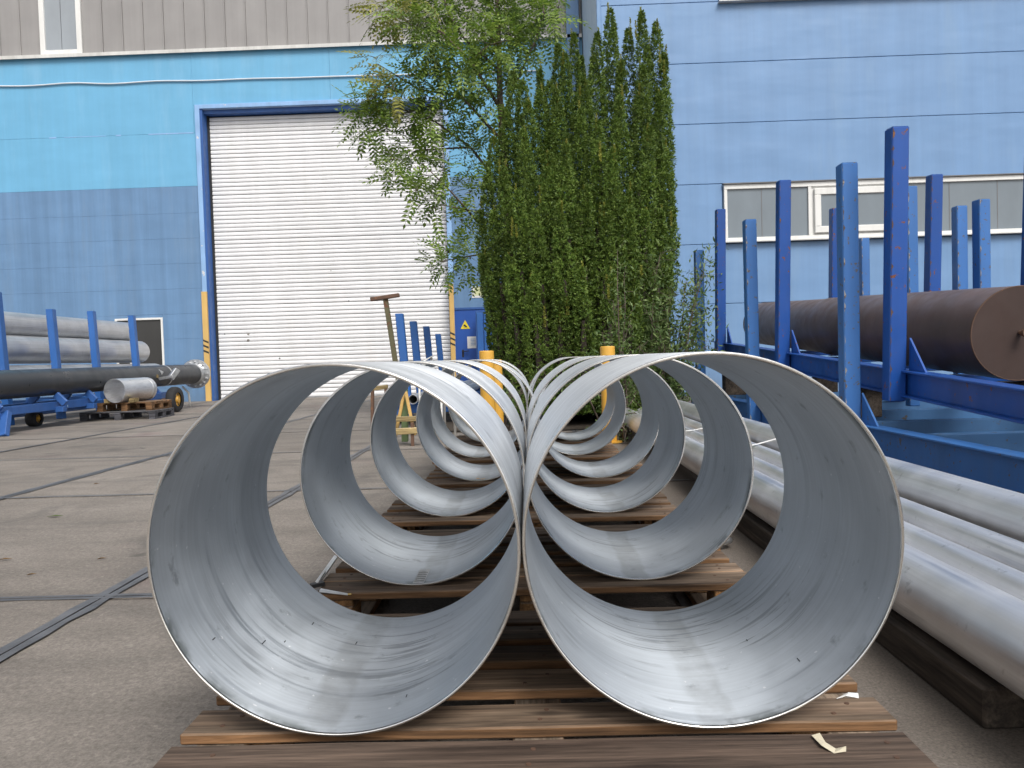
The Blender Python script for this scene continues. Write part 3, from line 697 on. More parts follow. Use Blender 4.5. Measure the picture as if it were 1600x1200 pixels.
scrap('tape_scrap', 'small white tape scrap beside the right front ring', [(p.x, p.y) for p in q], ZP, 'strap_white')

# caliper on the second pallet
c0 = gp(494, 918); c1 = gp(526, 875); e1_ = gp(545, 932); e0_ = gp(500, 926)
s = thing('caliper', 'steel vernier caliper with brass tip lying on the second pallet', 'caliper', (c0.x, c0.y, ZP))
MB().bar((c0.x, c0.y, ZP + .008), (c1.x, c1.y, ZP + .014), .016, .005).build('beam', 'galv', s, bevel=.001)
MB().bar((c0.x + .004, c0.y - .002, ZP + .014), (c0.x * .6 + c1.x * .4, c0.y * .6 + c1.y * .4, ZP + .0155), .006, .003).build('scale', 'ledge_white', s)
MB().bar((c0.x - .012, c0.y - .01, ZP + .008), (c0.x + .02, c0.y + .012, ZP + .009), .022, .011).build('slider', 'black_paint', s, bevel=.001)
MB().hexa([(e0_.x, e0_.y - .008, ZP + .003), (e1_.x, e1_.y - .003, ZP + .003), (e1_.x, e1_.y + .003, ZP + .003), (e0_.x, e0_.y + .012, ZP + .003), (e0_.x, e0_.y - .006, ZP + .010), (e1_.x, e1_.y - .002, ZP + .008), (e1_.x, e1_.y + .002, ZP + .008), (e0_.x, e0_.y + .01, ZP + .010)]).build('jaw', 'galv', s, bevel=.001)
MB().cyl((e1_.x - .002, e1_.y, ZP + .006), (e1_.x + .008, e1_.y, ZP + .006), .0035, seg=8).build('tip', 'brass', s)

# ------------------------------------------------------------------ stainless pipes on the right
pipes = [(1.000, .176, .0865, 1.30, 8.05, 'large stainless pipe at the lower front of the right bundle'),
         (1.150, .208, .050, 1.25, 7.9, 'slim stainless pipe lying just behind the large lower pipe'),
         (1.272, .231, .050, 1.28, 8.0, 'second slim stainless pipe, between slim pipe and upper large pipe'),
         (1.500, .250, .0885, 1.35, 8.1, 'upper large stainless pipe lying beside the blue rack beam')]
for (x_, z_, r_, y0, y1, lb) in pipes:
    t = thing('steel_pipe', lb, 'pipe', (x_, y0, z_ - r_), 'stainless pipes lying along the right side')
    b = MB().pipe((x_, y0, z_), (x_, y1, z_), r_, r_ - .005, 56).build('tube', 'pipe_steel', t)
def bearer(x0, x1, y0, y1, z0, z1, lb, mat='wood_dark', nm='timber_bearer'):
    o = MB().box(x0, x1, y0, y1, z0, z1).build(nm, mat, pivot=((x0 + x1) / 2, (y0 + y1) / 2, z0), bevel=.006); tag(o, lb, 'timber', 'timber under the stainless pipes'); return o
bearer(.925, 1.03, 1.59, 4.2, 0, .0885, 'dark squared timber running under the large lower stainless pipe')
bearer(1.10, 1.20, 1.50, 4.3, 0, .156, 'dark timber under the slim stainless pipes')
bearer(1.225, 1.315, 1.55, 4.3, 0, .179, 'dark timber under the second slim stainless pipe')
bearer(1.44, 1.56, 1.55, 4.3, 0, .1605, 'dark timber under the upper large stainless pipe')
bearer(.90, 1.06, 6.6, 6.75, 0, .0885, 'dark cross timber at the far end of the lower stainless pipe')
for (x_, y_, sgn) in ((1.06, 5.35, 0), (1.1, 4.25, 1)):
    pts = [(1.0, y_, .176 + .088), (1.06, y_ + .01, .262), (1.15, y_ + .02, .268), (1.272, y_ + .03, .29), (1.40, y_ + .05, .318), (1.50, y_ + .06, .3405)]
    b = MB()
    for k in range(len(pts) - 1): b.bar(pts[k], pts[k + 1], .022, .002)
    o = b.build('packing_strap', 'strap_white', pivot=pts[0]); tag(o, 'white plastic strap across the stainless pipes, ' + ('farther from camera' if not sgn else 'nearer the camera'), 'strap', 'white straps on the pipe bundle')
# coil of pale hose beside pallets
o = MB().tube([(.72 + .09 * math.cos(t / 12 * 2 * math.pi), 3.15 + .05 * math.sin(t / 12 * 2 * math.pi), .03) for t in range(13)], .012, 8).build('hose_loop', 'galv', pivot=(.72, 3.15, 0)); tag(o, 'small grey loop on the ground right of the rings, under the pipes', 'loop')

# ------------------------------------------------------------------ racks on the right
def ibeam(name, p0, p1, h, wd, mat, parent, tf=.012, tw=.010):
    p0 = Vector(p0); p1 = Vector(p1); z = Vector((0, 0, 1)); b = MB()
    b.bar(p0 + z * (h - tf / 2), p1 + z * (h - tf / 2), wd, tf); b.bar(p0 + z * (tf / 2), p1 + z * (tf / 2), wd, tf); b.bar(p0 + z * (h / 2), p1 + z * (h / 2), tw, h - 2 * tf)
    return b.build(name, mat, parent, bevel=.002)
def post(parent, x_, y_, z0, z1, w_, mat, lean=(0, 0), rot=0.0):
    b = MB(); w2 = w_ / 2; t = .006
    c_, s_ = math.cos(rot), math.sin(rot)
    pt = lambda a, d, z, k: (x_ + a * c_ - d * s_ + lean[0] * k, y_ + a * s_ + d * c_ + lean[1] * k, z)
    b.hexa([pt(-w2, -w2, z0, 0), pt(w2, -w2, z0, 0), pt(w2, w2, z0, 0), pt(-w2, w2, z0, 0), pt(-w2, -w2, z1, 1), pt(w2, -w2, z1, 1), pt(w2, w2, z1, 1), pt(-w2, w2, z1, 1)])
    o = b.build('post', mat, parent, bevel=.007)
    i = w2 - t
    MB().add([pt(-i, -i, z1 + .001, 1), pt(i, -i, z1 + .001, 1), pt(i, i, z1 + .001, 1), pt(-i, i, z1 + .001, 1)], [(0, 1, 2, 3)]).build('hollow_shade', 'dark_gap', o)  # dark sheet on the solid post, painting the shade of a hollow tube
    # worn weld line on the near-left corner
    b = MB(); n = 90
    vs = []
    for k in range(n + 1):
        z = z0 + (z1 - z0) * k / n; ww = .0002 if math.sin(k * 1.3 + x_ * 40 + y_ * 7) + random.uniform(-.8, .8) < .25 else (random.random() ** 2) * .013 + .002; kk = k / n
        vs += [pt(-w2 + .004, -w2 - .0009, z, kk), pt(-w2 + .004 + ww, -w2 - .0009, z, kk)]
    b.add(vs, [(2 * k, 2 * k + 1, 2 * k + 3, 2 * k + 2) for k in range(n)]); b.build('worn_edge', 'rust' if mat == 'post_dark' else 'worn_grey', o)
    return o
def gusset(parent, x_, y0, z0, ly, lz, mat, t=.012):
    a = [(x_ - t / 2, y0, z0), (x_ - t / 2, y0 - ly, z0), (x_ - t / 2, y0, z0 + lz)]; c_ = [(q[0] + t, q[1], q[2]) for q in a]
    MB().add(a + c_, [(0, 1, 2), (5, 4, 3), (0, 3, 4, 1), (1, 4, 5, 2), (2, 5, 3, 0)]).build('gusset', mat, parent)
# level light-blue rack (lower)
LR = thing('pipe_rack', 'chipped light blue steel rack with tall posts, standing level behind stainless pipes', 'rack', (2.12, 5.1, 0), 'steel storage racks')
ORG[LR.name] = Vector((0, 0, 0))
for x_ in (0.0, 2.06): ibeam('side_beam', (x_ + .055, -3.3, .10), (x_ + .055, 5.2, .10), .21, .11, 'post_light', LR)
for y_ in (-2.9, -1.6, -.55, .35, 1.3, 2.3, 3.3, 4.4): 
    cmb = MB().box(.112, 2.06, y_ - .05, y_ - .042, .13, .285).box(.112, 2.06, y_ - .042, y_ + .05, .277, .285).box(.112, 2.06, y_ - .042, y_ + .05, .13, .138).build('cross_member', 'rack_mid', LR, bevel=.002)
for x_ in (.75, 1.4): MB().box(x_ - .05, x_ + .05, -3.2, 5.0, .1005, .1295).build('inner_rail', 'rack_old', LR, bevel=.004)
for y_ in (-2.25, -1.1, -.1, .85, 1.8, 2.8, 3.85): MB().box(.115, 2.0, y_ - .035, y_ + .035, .131, .215).build('cross_angle', 'rack_old', LR, bevel=.004)
for y_ in (-3.0, -1.0, 1.2, 3.4): MB().box(-.02, 2.2, y_ - .06, y_ + .06, 0, .0995).build('foot', 'rack_old', LR, bevel=.005)
for y_ in (0, 2.16, 4.37):
    post(LR, -.005, y_, .12, 2.0 + .012 * y_, .105, 'post_light', (random.uniform(-.02, .02), -.02)); gusset(LR, .056, y_ - .055, .311, .22, .20, 'post_light')
post(LR, 2.02, 4.40, .12, 2.14, .10, 'post_light'); post(LR, 1.96, 2.22, .12, 2.10, .10, 'post_light', (0, 0)); post(LR, 2.12, 2.15, .12, 2.14, .11, 'post_light', (.0, 0), .1)
post(LR, 1.10, 1.40, .306, 2.13, .085, 'post_light', (0, 0))
# tilted dark-blue rack (upper)
DR = thing('pipe_rack', 'dark blue steel rack tilted on top of the lower rack, holding the brown pipe', 'rack', (2.30, 4.88, .485), 'steel storage racks')
ORG[DR.name] = Vector((0, 0, 0)); DR.rotation_euler.x = .060
for x_ in (.07, 1.27): ibeam('side_beam', (x_, -2.3, .01), (x_, 4.9, .01), .165, .10, 'post_dark', DR)
for y_ in (-1.8, -.6, .62, 1.6, 2.75, 3.9): MB().box(.121, 1.219, y_ - .05, y_ + .05, .02, .072).build('cross_member', 'post_dark', DR, bevel=.005)
for y_ in (0, 2.12, 4.33):
    post(DR, 0, y_, -.02, 1.655 + .018 * y_, .105, 'post_dark', (random.uniform(-.01, .015), 0)); gusset(DR, .07, y_ - .055, .176, .20, .20, 'post_dark')
for y_ in (.78, 2.14, 4.33): post(DR, 1.34, y_, -.02, 1.70, .105, 'post_dark')
# packing between the racks (the upper rack rises towards the hall)
for k, (y_, zt) in enumerate(((5.6, .305), (7.4, .305), (9.0, .305))):
    zb = .485 + .055 * (y_ - 4.88) + .008
    for x_ in (2.40, 3.45):
        o = MB().box(x_ - .12, x_ + .12, y_ - .08, y_ + .08, .3065, zb - .004).build('packing_block', 'wood_dark', pivot=(x_, y_, .3065), bevel=.006)
        tag(o, 'dark packing block between the two blue racks, %s %s' % (('nearest', 'middle', 'farthest')[k], 'on the left side' if x_ < 3 else 'on the right side'), 'block', 'blocks between the racks')
# brown pipe
bp0 = Vector((2.945, 4.66, .862)); bp1 = Vector((3.16, 10.3, 1.172)); ax = (bp1 - bp0).normalized()
BP = thing('brown_pipe', 'big dark brown coated pipe with flat end cap lying in the dark blue rack', 'pipe', bp0 - Vector((0, 0, .284)))
jn = bp0 + ax * 3.1
MB().cyl(bp0 + ax * .006, jn, .284, seg=72).build('tube', 'brown_pipe', BP); MB().cyl(jn, bp1, .276, seg=64).build('tail_tube', 'brown_pipe', BP)
MB().cyl(bp0 - ax * .004, bp0 + ax * .0058, .279, seg=72).build('end_cap', 'brown_cap', BP)
b = MB(); pts = [];
a1 = ax.cross(Vector((0, 0, 1))).normalized(); b1 = a1.cross(ax)
for k in range(73):
    t = 2 * math.pi * k / 72; pts.append(bp0 - ax * .001 + a1 * (.2815 * math.cos(t)) + b1 * (.2815 * math.sin(t)))
MB().tube(pts, .004, 6).build('weld_bead', 'rust', BP)
MB().cyl(bp0 - ax * .05 + Vector((.0, 0, .005)), bp0 + Vector((.0, 0, .005)) - ax * .004, .014, seg=14).cyl(bp0 - ax * .075 + Vector((.0, 0, .005)), bp0 - ax * .05 + Vector((.0, 0, .005)), .024, seg=16).build('lifting_stud', 'rust', BP)

# ------------------------------------------------------------------ left yard: rack, grey pipes, black pipe on trolley
LK = thing('stanchion_rack', 'blue steel rack with four posts holding the grey pipes by left wall', 'rack', (-7.6, 12.0, 0), 'steel storage racks')
for (u_, vt) in ((3, 456), (87, 483), (150, 486), (213, 493)):
    d_ = 7.6 * 1200 / (824 - u_) * 0.995; zt = Z(u_, vt, d_); o_ = org(LK)
    ORG[LK.name] = o_
    post(LK, -7.6, d_, .05, zt, .11, 'post_far', (-.10 + .02 * random.random(), 0))
    MB().box(-8.9, -7.66, d_ - .06, d_ + .06, .25, .37).build('cross_member', 'post_far', LK, bevel=.006)
MB().box(-7.60, -7.52, 11, 15.5, .2, .30).build('side_beam', 'post_far', LK, bevel=.005); MB().box(-8.9, -8.8, 9, 15.8, .05, .24).build('side_beam', 'post_far', LK, bevel=.005)
for (x_, z_, r_, y1, lb) in ((-8.0, .70, .235, 16.3, 'lowest grey steel pipe in the left rack, mostly hidden by the black pipe'), (-8.15, 1.185, .225, 16.0, 'middle grey steel pipe in the left rack'), (-8.32, 1.60, .20, 15.85, 'top grey steel pipe in the left rack')):
    t = thing('grey_pipe', lb, 'pipe', (x_, 8.0, z_ - r_), 'grey pipes in the left rack')
    MB().pipe((x_, 7.5, z_), (x_, y1, z_), r_, r_ - .008, 48).build('tube', 'pipe_steel_grey', t)
BK = thing('black_pipe', 'long black coated pipe with bolted steel flange beside the roller door', 'pipe', (-6.95, 12, .46))
MB().pipe((-7.25, 7.4, .64), (-6.92, 15.85, .69), .2, .19, 56).build('tube', 'black_pipe', BK)
MB().pipe((-6.92, 15.84, .69), (-6.919, 15.90, .69), .30, .17, 48).cyl((-6.92, 15.70, .69), (-6.92, 15.84, .69), .205, .235, seg=40).build('flange', 'galv', BK)
for k in range(16):
    t = 2 * math.pi * k / 16; MB().cyl((-6.92 + .255 * math.cos(t), 15.79, .69 + .255 * math.sin(t)), (-6.92 + .255 * math.cos(t), 15.94, .69 + .255 * math.sin(t)), .016, seg=6).build('bolt', 'galv', BK)
MB().pipe((-6.972, 14.5, .682), (-6.971, 14.54, .682), .204, .198, 40).build('band', 'galv', BK)
TR = thing('pipe_trolley', 'blue wheeled pipe trolley with yellow rims carrying the black pipe', 'trolley', (-6.95, 12, 0))
for (x_, ya, yb_) in ((-7.42, 9.5, 12.05), (-7.0, 9.5, 12.05), (-7.25, 13.6, 14.5), (-6.85, 13.6, 14.5)): MB().bar((x_, ya, .30), (x_, yb_, .32), .08, .12).build('side_beam', 'frame_blue', TR, bevel=.006)  # darker blue than the rack posts, painting the trolley's shade into its colour
for y_ in (9.8, 11.2, 12.0, 14.1):
    MB().box(-7.45, -6.85, y_ - .05, y_ + .05, .22, .30).build('cross_member', 'frame_blue', TR, bevel=.005)
    for s_ in (-1, 1): MB().bar((-7.12 + s_ * .28, y_, .34), (-7.12 + s_ * .14, y_, .48), .10, .05, up=(0, 1, 0)).build('cradle_arm', 'frame_blue', TR, bevel=.005)
for s_ in (-1, 1): MB().bar((-7.12 + s_ * .28, 9.9, .30), (-7.12 + s_ * .36, 9.7, 0.0), .12, .08, up=(0, 1, 0)).build('leg', 'frame_blue', TR, bevel=.006)
MB().cyl((-7.4, 14.15, .235), (-6.55, 14.15, .235), .03, seg=12).build('axle', 'rust', TR)
def wheel(parent, x_, y_, r_, sgn):
    w_ = MB(); n = 32; prof_ = [(r_ * .55, -.07), (r_ * .92, -.075), (r_, -.045), (r_, .045), (r_ * .92, .075), (r_ * .55, .07)]
    vs = [(x_ + h, y_ + rr * math.cos(2 * math.pi * k / n), r_ + rr * math.sin(2 * math.pi * k / n)) for (rr, h) in prof_ for k in range(n)]
    w_.add(vs, [(j * n + k, j * n + (k + 1) % n, (j + 1) * n + (k + 1) % n, (j + 1) * n + k) for j in range(len(prof_) - 1) for k in range(n)], True)
    t_ = w_.build('tyre', 'rubber', parent)
    b = MB().cyl((x_ - .05, y_, r_), (x_ + .045, y_, r_), r_ * .56, seg=28).cyl((x_ + .045, y_, r_), (x_ + .075, y_, r_), r_ * .28, r_ * .22, seg=16)
    o = b.build('rim', 'yellow', t_)
    for k in range(5):
        t = 2 * math.pi * k / 5; MB().cyl((x_ + .046, y_ + .4 * r_ * math.cos(t), r_ + .4 * r_ * math.sin(t)), (x_ + .049, y_ + .4 * r_ * math.cos(t), r_ + .4 * r_ * math.sin(t)), r_ * .085, seg=10).build('hole_shade', 'black_paint', t_)  # black discs on the solid rim, painting the shade inside its holes
wheel(TR, -6.58, 14.15, .235, 1); wheel(TR, -7.36, 14.15, .235, 1); wheel(TR, -7.45, 11.4, .12, 1)
for (a_, c_) in (((238, 600), (251, 579)), ((266, 592), (277, 577))):
    p0 = at(*a_, 14.05); p1 = at(*c_, 14.15); MB().bar(p0, p1, .10, .10).build('clamp_arm', 'galv', TR, bevel=.008)
p0 = at(249, 592, 14.0); p1 = at(270, 588, 14.0); MB().bar(p0, p1, .05, .05).build('clamp_link', 'galv', TR, bevel=.004)
p0 = at(243, 588, 13.98); MB().box(p0.x - .06, p0.x + .06, p0.y - .05, p0.y, p0.z - .03, p0.z + .03).build('wedge', 'wood_pale', TR)
p0 = at(285, 604, 15.6); p1 = at(297, 627, 15.6)
o = MB().tube([(p0.x, 15.6, p0.z), ((p0.x + p1.x) / 2 + .05, 15.6, (p0.z + p1.z) / 2 + .02), (p1.x, 15.6, .02)], .022, 8).build('prop', 'ledge_white', pivot=(p1.x, 15.6, 0)); tag(o, 'thin pale steel prop leaning under the flange of the black pipe', 'prop')
# pallets + pipe offcut
def small_pallet(x_, y_, z_, w_, d_, mt, lb, rot=0):
    t = thing('pallet', lb, 'pallet', (x_, y_, z_), 'pallets under the pipe offcut'); ORG[t.name] = Vector((0, 0, 0)); t.rotation_euler.z = rot
    n = 5
    for k in range(n):
        a = -d_ / 2 + k * (d_ - .1) / (n - 1); MB().box(-w_ / 2, w_ / 2, a, a + .1, .118, .14).build('deck_board', mt, t, bevel=.004)
    for sx_ in (-w_ / 2 + .05, 0, w_ / 2 - .05):
        for yb in (-d_ / 2 + .06, 0, d_ / 2 - .06): MB().box(sx_ - .05, sx_ + .05, yb - .055, yb + .055, .0225, .0955).build('block', mt, t, bevel=.004)
        MB().box(sx_ - .05, sx_ + .05, -d_ / 2, d_ / 2, .096, .1178).build('stringer', mt, t); MB().box(sx_ - .05, sx_ + .05, -d_ / 2, d_ / 2, 0, .022).build('runner', mt, t)
small_pallet(-6.70, 12.70, 0, 1.20, .8, 'wood_grey', 'grey lower pallet under the stainless pipe offcut', .06); small_pallet(-6.62, 12.78, .1402, .9, .75, 'wood_deck', 'brown upper pallet holding the stainless pipe offcut', .02)
OC = thing('pipe_offcut', 'short bright stainless pipe offcut on two stacked pallets', 'pipe', (-6.52, 12.8, .2805))
MB().pipe((-6.70, 12.3, .478), (-6.58, 13.12, .478), .195, .188, 64).build('tube', 'pipe_steel', OC); MB().pipe((-6.592, 13.03, .478), (-6.588, 13.06, .478), .199, .19, 48).build('band', 'galv', OC)
for sx_ in (-1, 1): 
    o = MB().hexa([(-6.66 + sx_ * .20 - .05, 12.35, .2815), (-6.66 + sx_ * .20 + .05, 12.35, .2815), (-6.66 + sx_ * .20 + .05, 12.5, .2815), (-6.66 + sx_ * .20 - .05, 12.5, .2815), (-6.66 + sx_ * .21 - .04, 12.35, .35), (-6.66 + sx_ * .21 + .04, 12.35, .35), (-6.66 + sx_ * .21 + .04, 12.5, .35), (-6.66 + sx_ * .21 - .04, 12.5, .35)]).build('chock', 'wood_pale', pivot=(-6.66 + sx_ * .2, 12.4, .281)); tag(o, 'small wooden chock on the %s side of the pipe offcut' % ('left' if sx_ < 0 else 'right'), 'chock', 'chocks by the offcut')

# ------------------------------------------------------------------ middle yard
MK = thing('post_rack', 'low steel rack with four blue posts in front of the roller door', 'rack', (-1.6, 10, 0), 'steel storage racks')
for (u_, vt) in ((631, 490), (651, 502), (670, 510), (687, 522)):
    d_ = 1.62 * 1200 / (824 - u_ - 6); zt = Z(u_, vt, d_); post(MK, X(u_ + 6, 565, d_), d_, .02, zt, .105, 'post_far', (-.09, 0))
MB().box(-1.72, -1.62, 9.5, 15.2, .15, .27).build('side_beam', 'post_far', MK, bevel=.006); MB().box(-.75, -.65, 9.5, 15.2, .15, .27).build('side_beam', 'post_far', MK, bevel=.006)
for y_ in (9.8, 11.5, 13.2, 15): MB().box(-1.62, -.75, y_ - .05, y_ + .05, .15, .26).build('cross_member', 'post_far', MK, bevel=.005)
for k, (x_, r_) in enumerate(((-1.45, .06), (-1.30, .07), (-1.12, .08), (-.94, .07))):
    t = thing('stored_tube', 'grey tube lying in the four-post rack, %s from the left' % ('first', 'second', 'third', 'fourth')[k], 'tube', (x_, 9.6, .271), 'tubes in the four-post rack')
    MB().pipe((x_, 9.6, .271 + r_), (x_, 15, .271 + r_), r_, r_ - .006, 24).build('tube', 'pipe_steel_grey', t)
for k, (u_, v_) in enumerate(((668, 563), (686, 570), (702, 580))):
    y_ = 8.8 - k * .5; p0 = at(u_ - 14, v_ + 6, y_); p1 = at(u_ + 6, v_ - 6, y_ + .35)
    o = MB().tube([(p0.x, p0.y, p0.z - .72), p0, p1, (p1.x, p1.y, p1.z - .75)], .014, 8).build('white_hoop', 'strap_white', pivot=(p0.x, p0.y, 0)); tag(o, 'thin white tube hoop behind the left rings, %s from the left' % ('first', 'second', 'third')[k], 'hoop', 'white hoops behind the left rings')
# T post
yT = 8.9; tb = at(627, 640, yT); tt = at(602, 465, yT); tb = Vector((tb.x + .05, yT, 0))
T = thing('t_handle_post', 'rusty leaning steel post with a T shaped crossbar on top', 'post', tb)
MB().bar(tb, (tt.x, yT, tt.z), .055, .05, up=(0, 1, 0)).build('shaft', 'rust_green', T, bevel=.005)
p0, p1 = at(579, 468, yT - .03), at(624, 461, yT - .03); MB().bar(p0, p1, .055, .045, up=(0, 0, 1)).build('crossbar', 'rust', T, bevel=.006)
MB().box(tb.x - .15, tb.x + .15, yT - .15, yT + .15, 0, .02).build('foot_plate', 'rust', T)
# trestle seen through the rings
ts = thing('trestle', 'mossy timber trestle with green upright and yellow legs behind the left rings', 'trestle', (-1.2, 7.6, 0))
def seg3(nm, mt, a_, c_, d_, w_, h_): MB().bar(at(*a_, d_), at(*c_, d_), w_, h_, up=(0, 1, 0)).build(nm, mt, ts, bevel=.004)
seg3('upright', 'green_paint', (632, 600), (633, 690), 7.5, .06, .06); seg3('leg', 'yellow_guard', (634, 612), (648, 680), 7.4, .03, .03); seg3('leg', 'yellow_guard', (632, 612), (617, 685), 7.45, .03, .03)
seg3('rail', 'wood_pale', (612, 655), (660, 654), 7.35, .05, .035); seg3('rail', 'wood_pale', (608, 675), (662, 672), 7.3, .06, .06); seg3('leg', 'rust', (644, 660), (645, 706), 7.3, .03, .03); seg3('leg', 'rust', (612, 676), (612, 708), 7.3, .03, .03)
ts2 = thing('timber_stand', 'small pale timber on a rusty leg behind the left rings', 'timber', (-1.75, 9.2, 0))
for (nm, mt, a_, c_, w_) in (('rail', 'wood_pale', (578, 608), (606, 604), .05), ('leg', 'rust', (582, 606), (582, 668), .035), ('leg', 'rust', (603, 606), (604, 668), .035)):
    MB().bar(at(*a_, 9.2), at(*c_, 9.2), w_, .05, up=(0, 1, 0)).build(nm, mt, ts2, bevel=.004)
# bollards
def bollard(u_, vt, y_, r_, lb):
    p = at(u_, vt, y_); t = thing('bollard', lb, 'bollard', (p.x, y_, 0), 'yellow bollards by the planting bed')
    b = MB(); prof_ = [(r_, 0), (r_, p.z - .012), (r_ * .985, p.z - .004), (r_ * .9, p.z)]; n = 36
    vs = [(p.x + rr * math.cos(2 * math.pi * k / n), y_ + rr * math.sin(2 * math.pi * k / n), zz_) for rr, zz_ in prof_ for k in range(n)]
    b.add(vs, [(j * n + k, j * n + (k + 1) % n, (j + 1) * n + (k + 1) % n, (j + 1) * n + k) for j in range(3) for k in range(n)], True); b.add(vs[-n:], [tuple(range(n))]); b.build('tube', 'yellow', t)
    MB().cyl((p.x, y_, .001), (p.x, y_, .014), r_ * 1.7, seg=28).build('base_plate', 'yellow', t)
bollard(760, 548, 7.1, .068, 'yellow steel bollard in front of the blue cabinet, behind left rings'); bollard(949, 541, 7.1, .068, 'yellow steel bollard in front of the yew, behind right rings'); bollard(775, 562, 7.75, .06, 'partly hidden yellow bollard just behind the left one')

# ------------------------------------------------------------------ vegetation
def rhombs(P, D, L, Wd, rg=rng):
    """leaf quads at P pointing along D (unit), length L, width Wd, random roll"""
    n = len(P); rnd_ = rg.normal(size=(n, 3)); S = np.cross(D, rnd_); S /= np.linalg.norm(S, axis=1)[:, None] + 1e-9
    L = np.asarray(L)[:, None]; Wd = np.asarray(Wd)[:, None]
    V = np.stack([P, P + D * L * .45 + S * Wd * .5, P + D * L, P + D * L * .45 - S * Wd * .5], 1).reshape(-1, 3)
    return V, np.arange(4 * n).reshape(-1, 4)
def unit(a): return a / (np.linalg.norm(a, axis=-1, keepdims=True) + 1e-9)
# --- Irish yew
YY = 9.4
yb = at(908, 600, YY)
yew = thing('yew_tree', 'dense dark green columnar yew with many upright spires', 'tree', (yb.x, YY + .25, 0))
tops = [(893, 52, .5), (868, 72, .6), (950, 14, .35), (935, 52, .2), (985, 44, .55), (1001, 18, .3), (1027, 32, .35), (1041, 84, .4), (880, 82, .3), (915, 118, .0), (856, 130, .3), (846, 142, .1), (803, 112, .35), (812, 128, .1), (826, 158, -.1), (870, 140, -.1),
        (787, 172, .2), (772, 214, .2), (760, 262, .3), (752, 330, .25), (960, 232, -.6), (944, 322, -.75), (855, 238, -.55), (905, 172, -.3), (1000, 104, -.1), (1030, 148, -.05), (820, 205, -.4), (972, 150, -.3), (932, 190, -.5), (885, 225, -.6), (1012, 200, -.4), (1040, 220, 0.0),
        (790, 262, -.35), (772, 330, -.3), (806, 300, -.6), (840, 330, -.75), (878, 320, -.8), (912, 292, -.75), (985, 300, -.65), (1010, 330, -.55), (1034, 330, -.25), (765, 420, -.2), (795, 400, -.6), (830, 430, -.8), (870, 430, -.85), (910, 420, -.88), (955, 430, -.85), (990, 420, -.7), (1022, 430, -.4), (1046, 300, .15), (758, 400, .1),
        (960, 40, .6), (1015, 70, .6), (905, 90, .65), (845, 110, .65), (815, 180, .6), (1040, 140, .55), (970, 95, .1), (925, 90, .45), (995, 150, .2), (860, 190, .1), (780, 205, .5)]
VV, FF, GV, GF = [], [], [], []; nb = 0; gb = 0
trunk_cores = MB(); bx, by = yb.x, YY + .25
for (u_, v_, dy) in tops:
    top = at(u_, v_, YY + dy); H = top.z
    lean_in = .16
    base = np.array([bx + (top.x - bx) * (1 - lean_in), by + (YY + dy - by) * (1 - lean_in), .15])
    tp = np.array([top.x, YY + dy, H]); Rm = (rng.uniform(.105, .15) if dy > -.3 else rng.uniform(.11, .135)) * (0.85 if v_ < 120 else 1.0)
    nc = int(400 * (H - .15)); K = 8
    h = rng.uniform(0, 1, nc) ** .92; hh = 1 - h
    rp = Rm * np.minimum(1, (hh * (H - .15) / .8 + .015) ** .60) * (1 - .2 * np.clip((.12 - h) / .12, 0, 1))
    th_ = rng.uniform(0, 2 * np.pi, nc)
    lump = 1 + .13 * np.sin(h * (H * 9) + 2.0 * np.sin(th_ * 2 + u_)) * np.cos(th_ * 3 + v_ + h * H * 4) + .09 * np.sin(th_ * 5 + h * H * 17 + u_)
    rr = rp * lump * (rng.uniform(.5, 1.0, nc) ** .5)
    cen = base[None] + (tp - base)[None] * h[:, None] + np.stack([.03 * np.sin(h * 7 + u_), .03 * np.cos(h * 6 + v_), 0 * h], 1)
    P0 = cen + np.stack([np.cos(th_) * rr, np.sin(th_) * rr, 0 * rr], 1)
    D0 = unit(np.stack([np.cos(th_) * .8, np.sin(th_) * .8, np.full(nc, .75)], 1) + rng.normal(size=(nc, 3)) * .25)
    n = nc * K
    P = np.repeat(P0, K, 0) + rng.normal(size=(n, 3)) * .006
    D = unit(np.repeat(D0, K, 0) + rng.normal(size=(n, 3)) * .75)
    V, F = rhombs(P, D, rng.uniform(.024, .048, n), rng.uniform(.009, .015, n)); VV.append(V); FF.append(F + nb); nb += len(V)
    # young yellow-green leaders
    ng = rng.integers(1, 4)
    for q in range(ng):
        if q == 0: p_ = tp - np.array([0, 0, .16]); ln = rng.uniform(.16, .30)
        else:
            hq = rng.uniform(.4, .95); tq = rng.uniform(np.pi, 2 * np.pi); rq = Rm * .85
            p_ = base + (tp - base) * hq + np.array([np.cos(tq) * rq, np.sin(tq) * rq, 0]); ln = rng.uniform(.12, .26)
        m_ = int(ln * 520); tz = rng.uniform(0, 1, m_)
        a_ = rng.uniform(0, 2 * np.pi, m_); dd = unit(np.stack([np.cos(a_), np.sin(a_), np.full(m_, 1.1)], 1))
        pp = p_[None] + np.stack([0 * tz, 0 * tz, tz * ln], 1)
        V, F = rhombs(pp, dd, rng.uniform(.022, .04, m_) * (1.1 - .5 * tz), np.full(m_, .011)); GV.append(V); GF.append(F + gb); gb += len(V)
    trunk_cores.tube([(bx + rng.normal() * .06, by + rng.normal() * .05, .0), tuple(base * .6 + np.array([bx, by, .2]) * .4), tuple(base + np.array([0, 0, .3])), tuple(base * .35 + tp * .65)], [.05, .06, .065, .02], 7)  # stems thickened into dark cores that block light leaking through the spires
trunk_cores.tube([(bx, by, -.02), (bx - .02, by, .4), (bx + .03, by, .9)], [.15, .12, .08], 12)
trunk_cores.build('trunk', 'bark_dark_core', yew)  # real trunk together with the added light-blocking cores
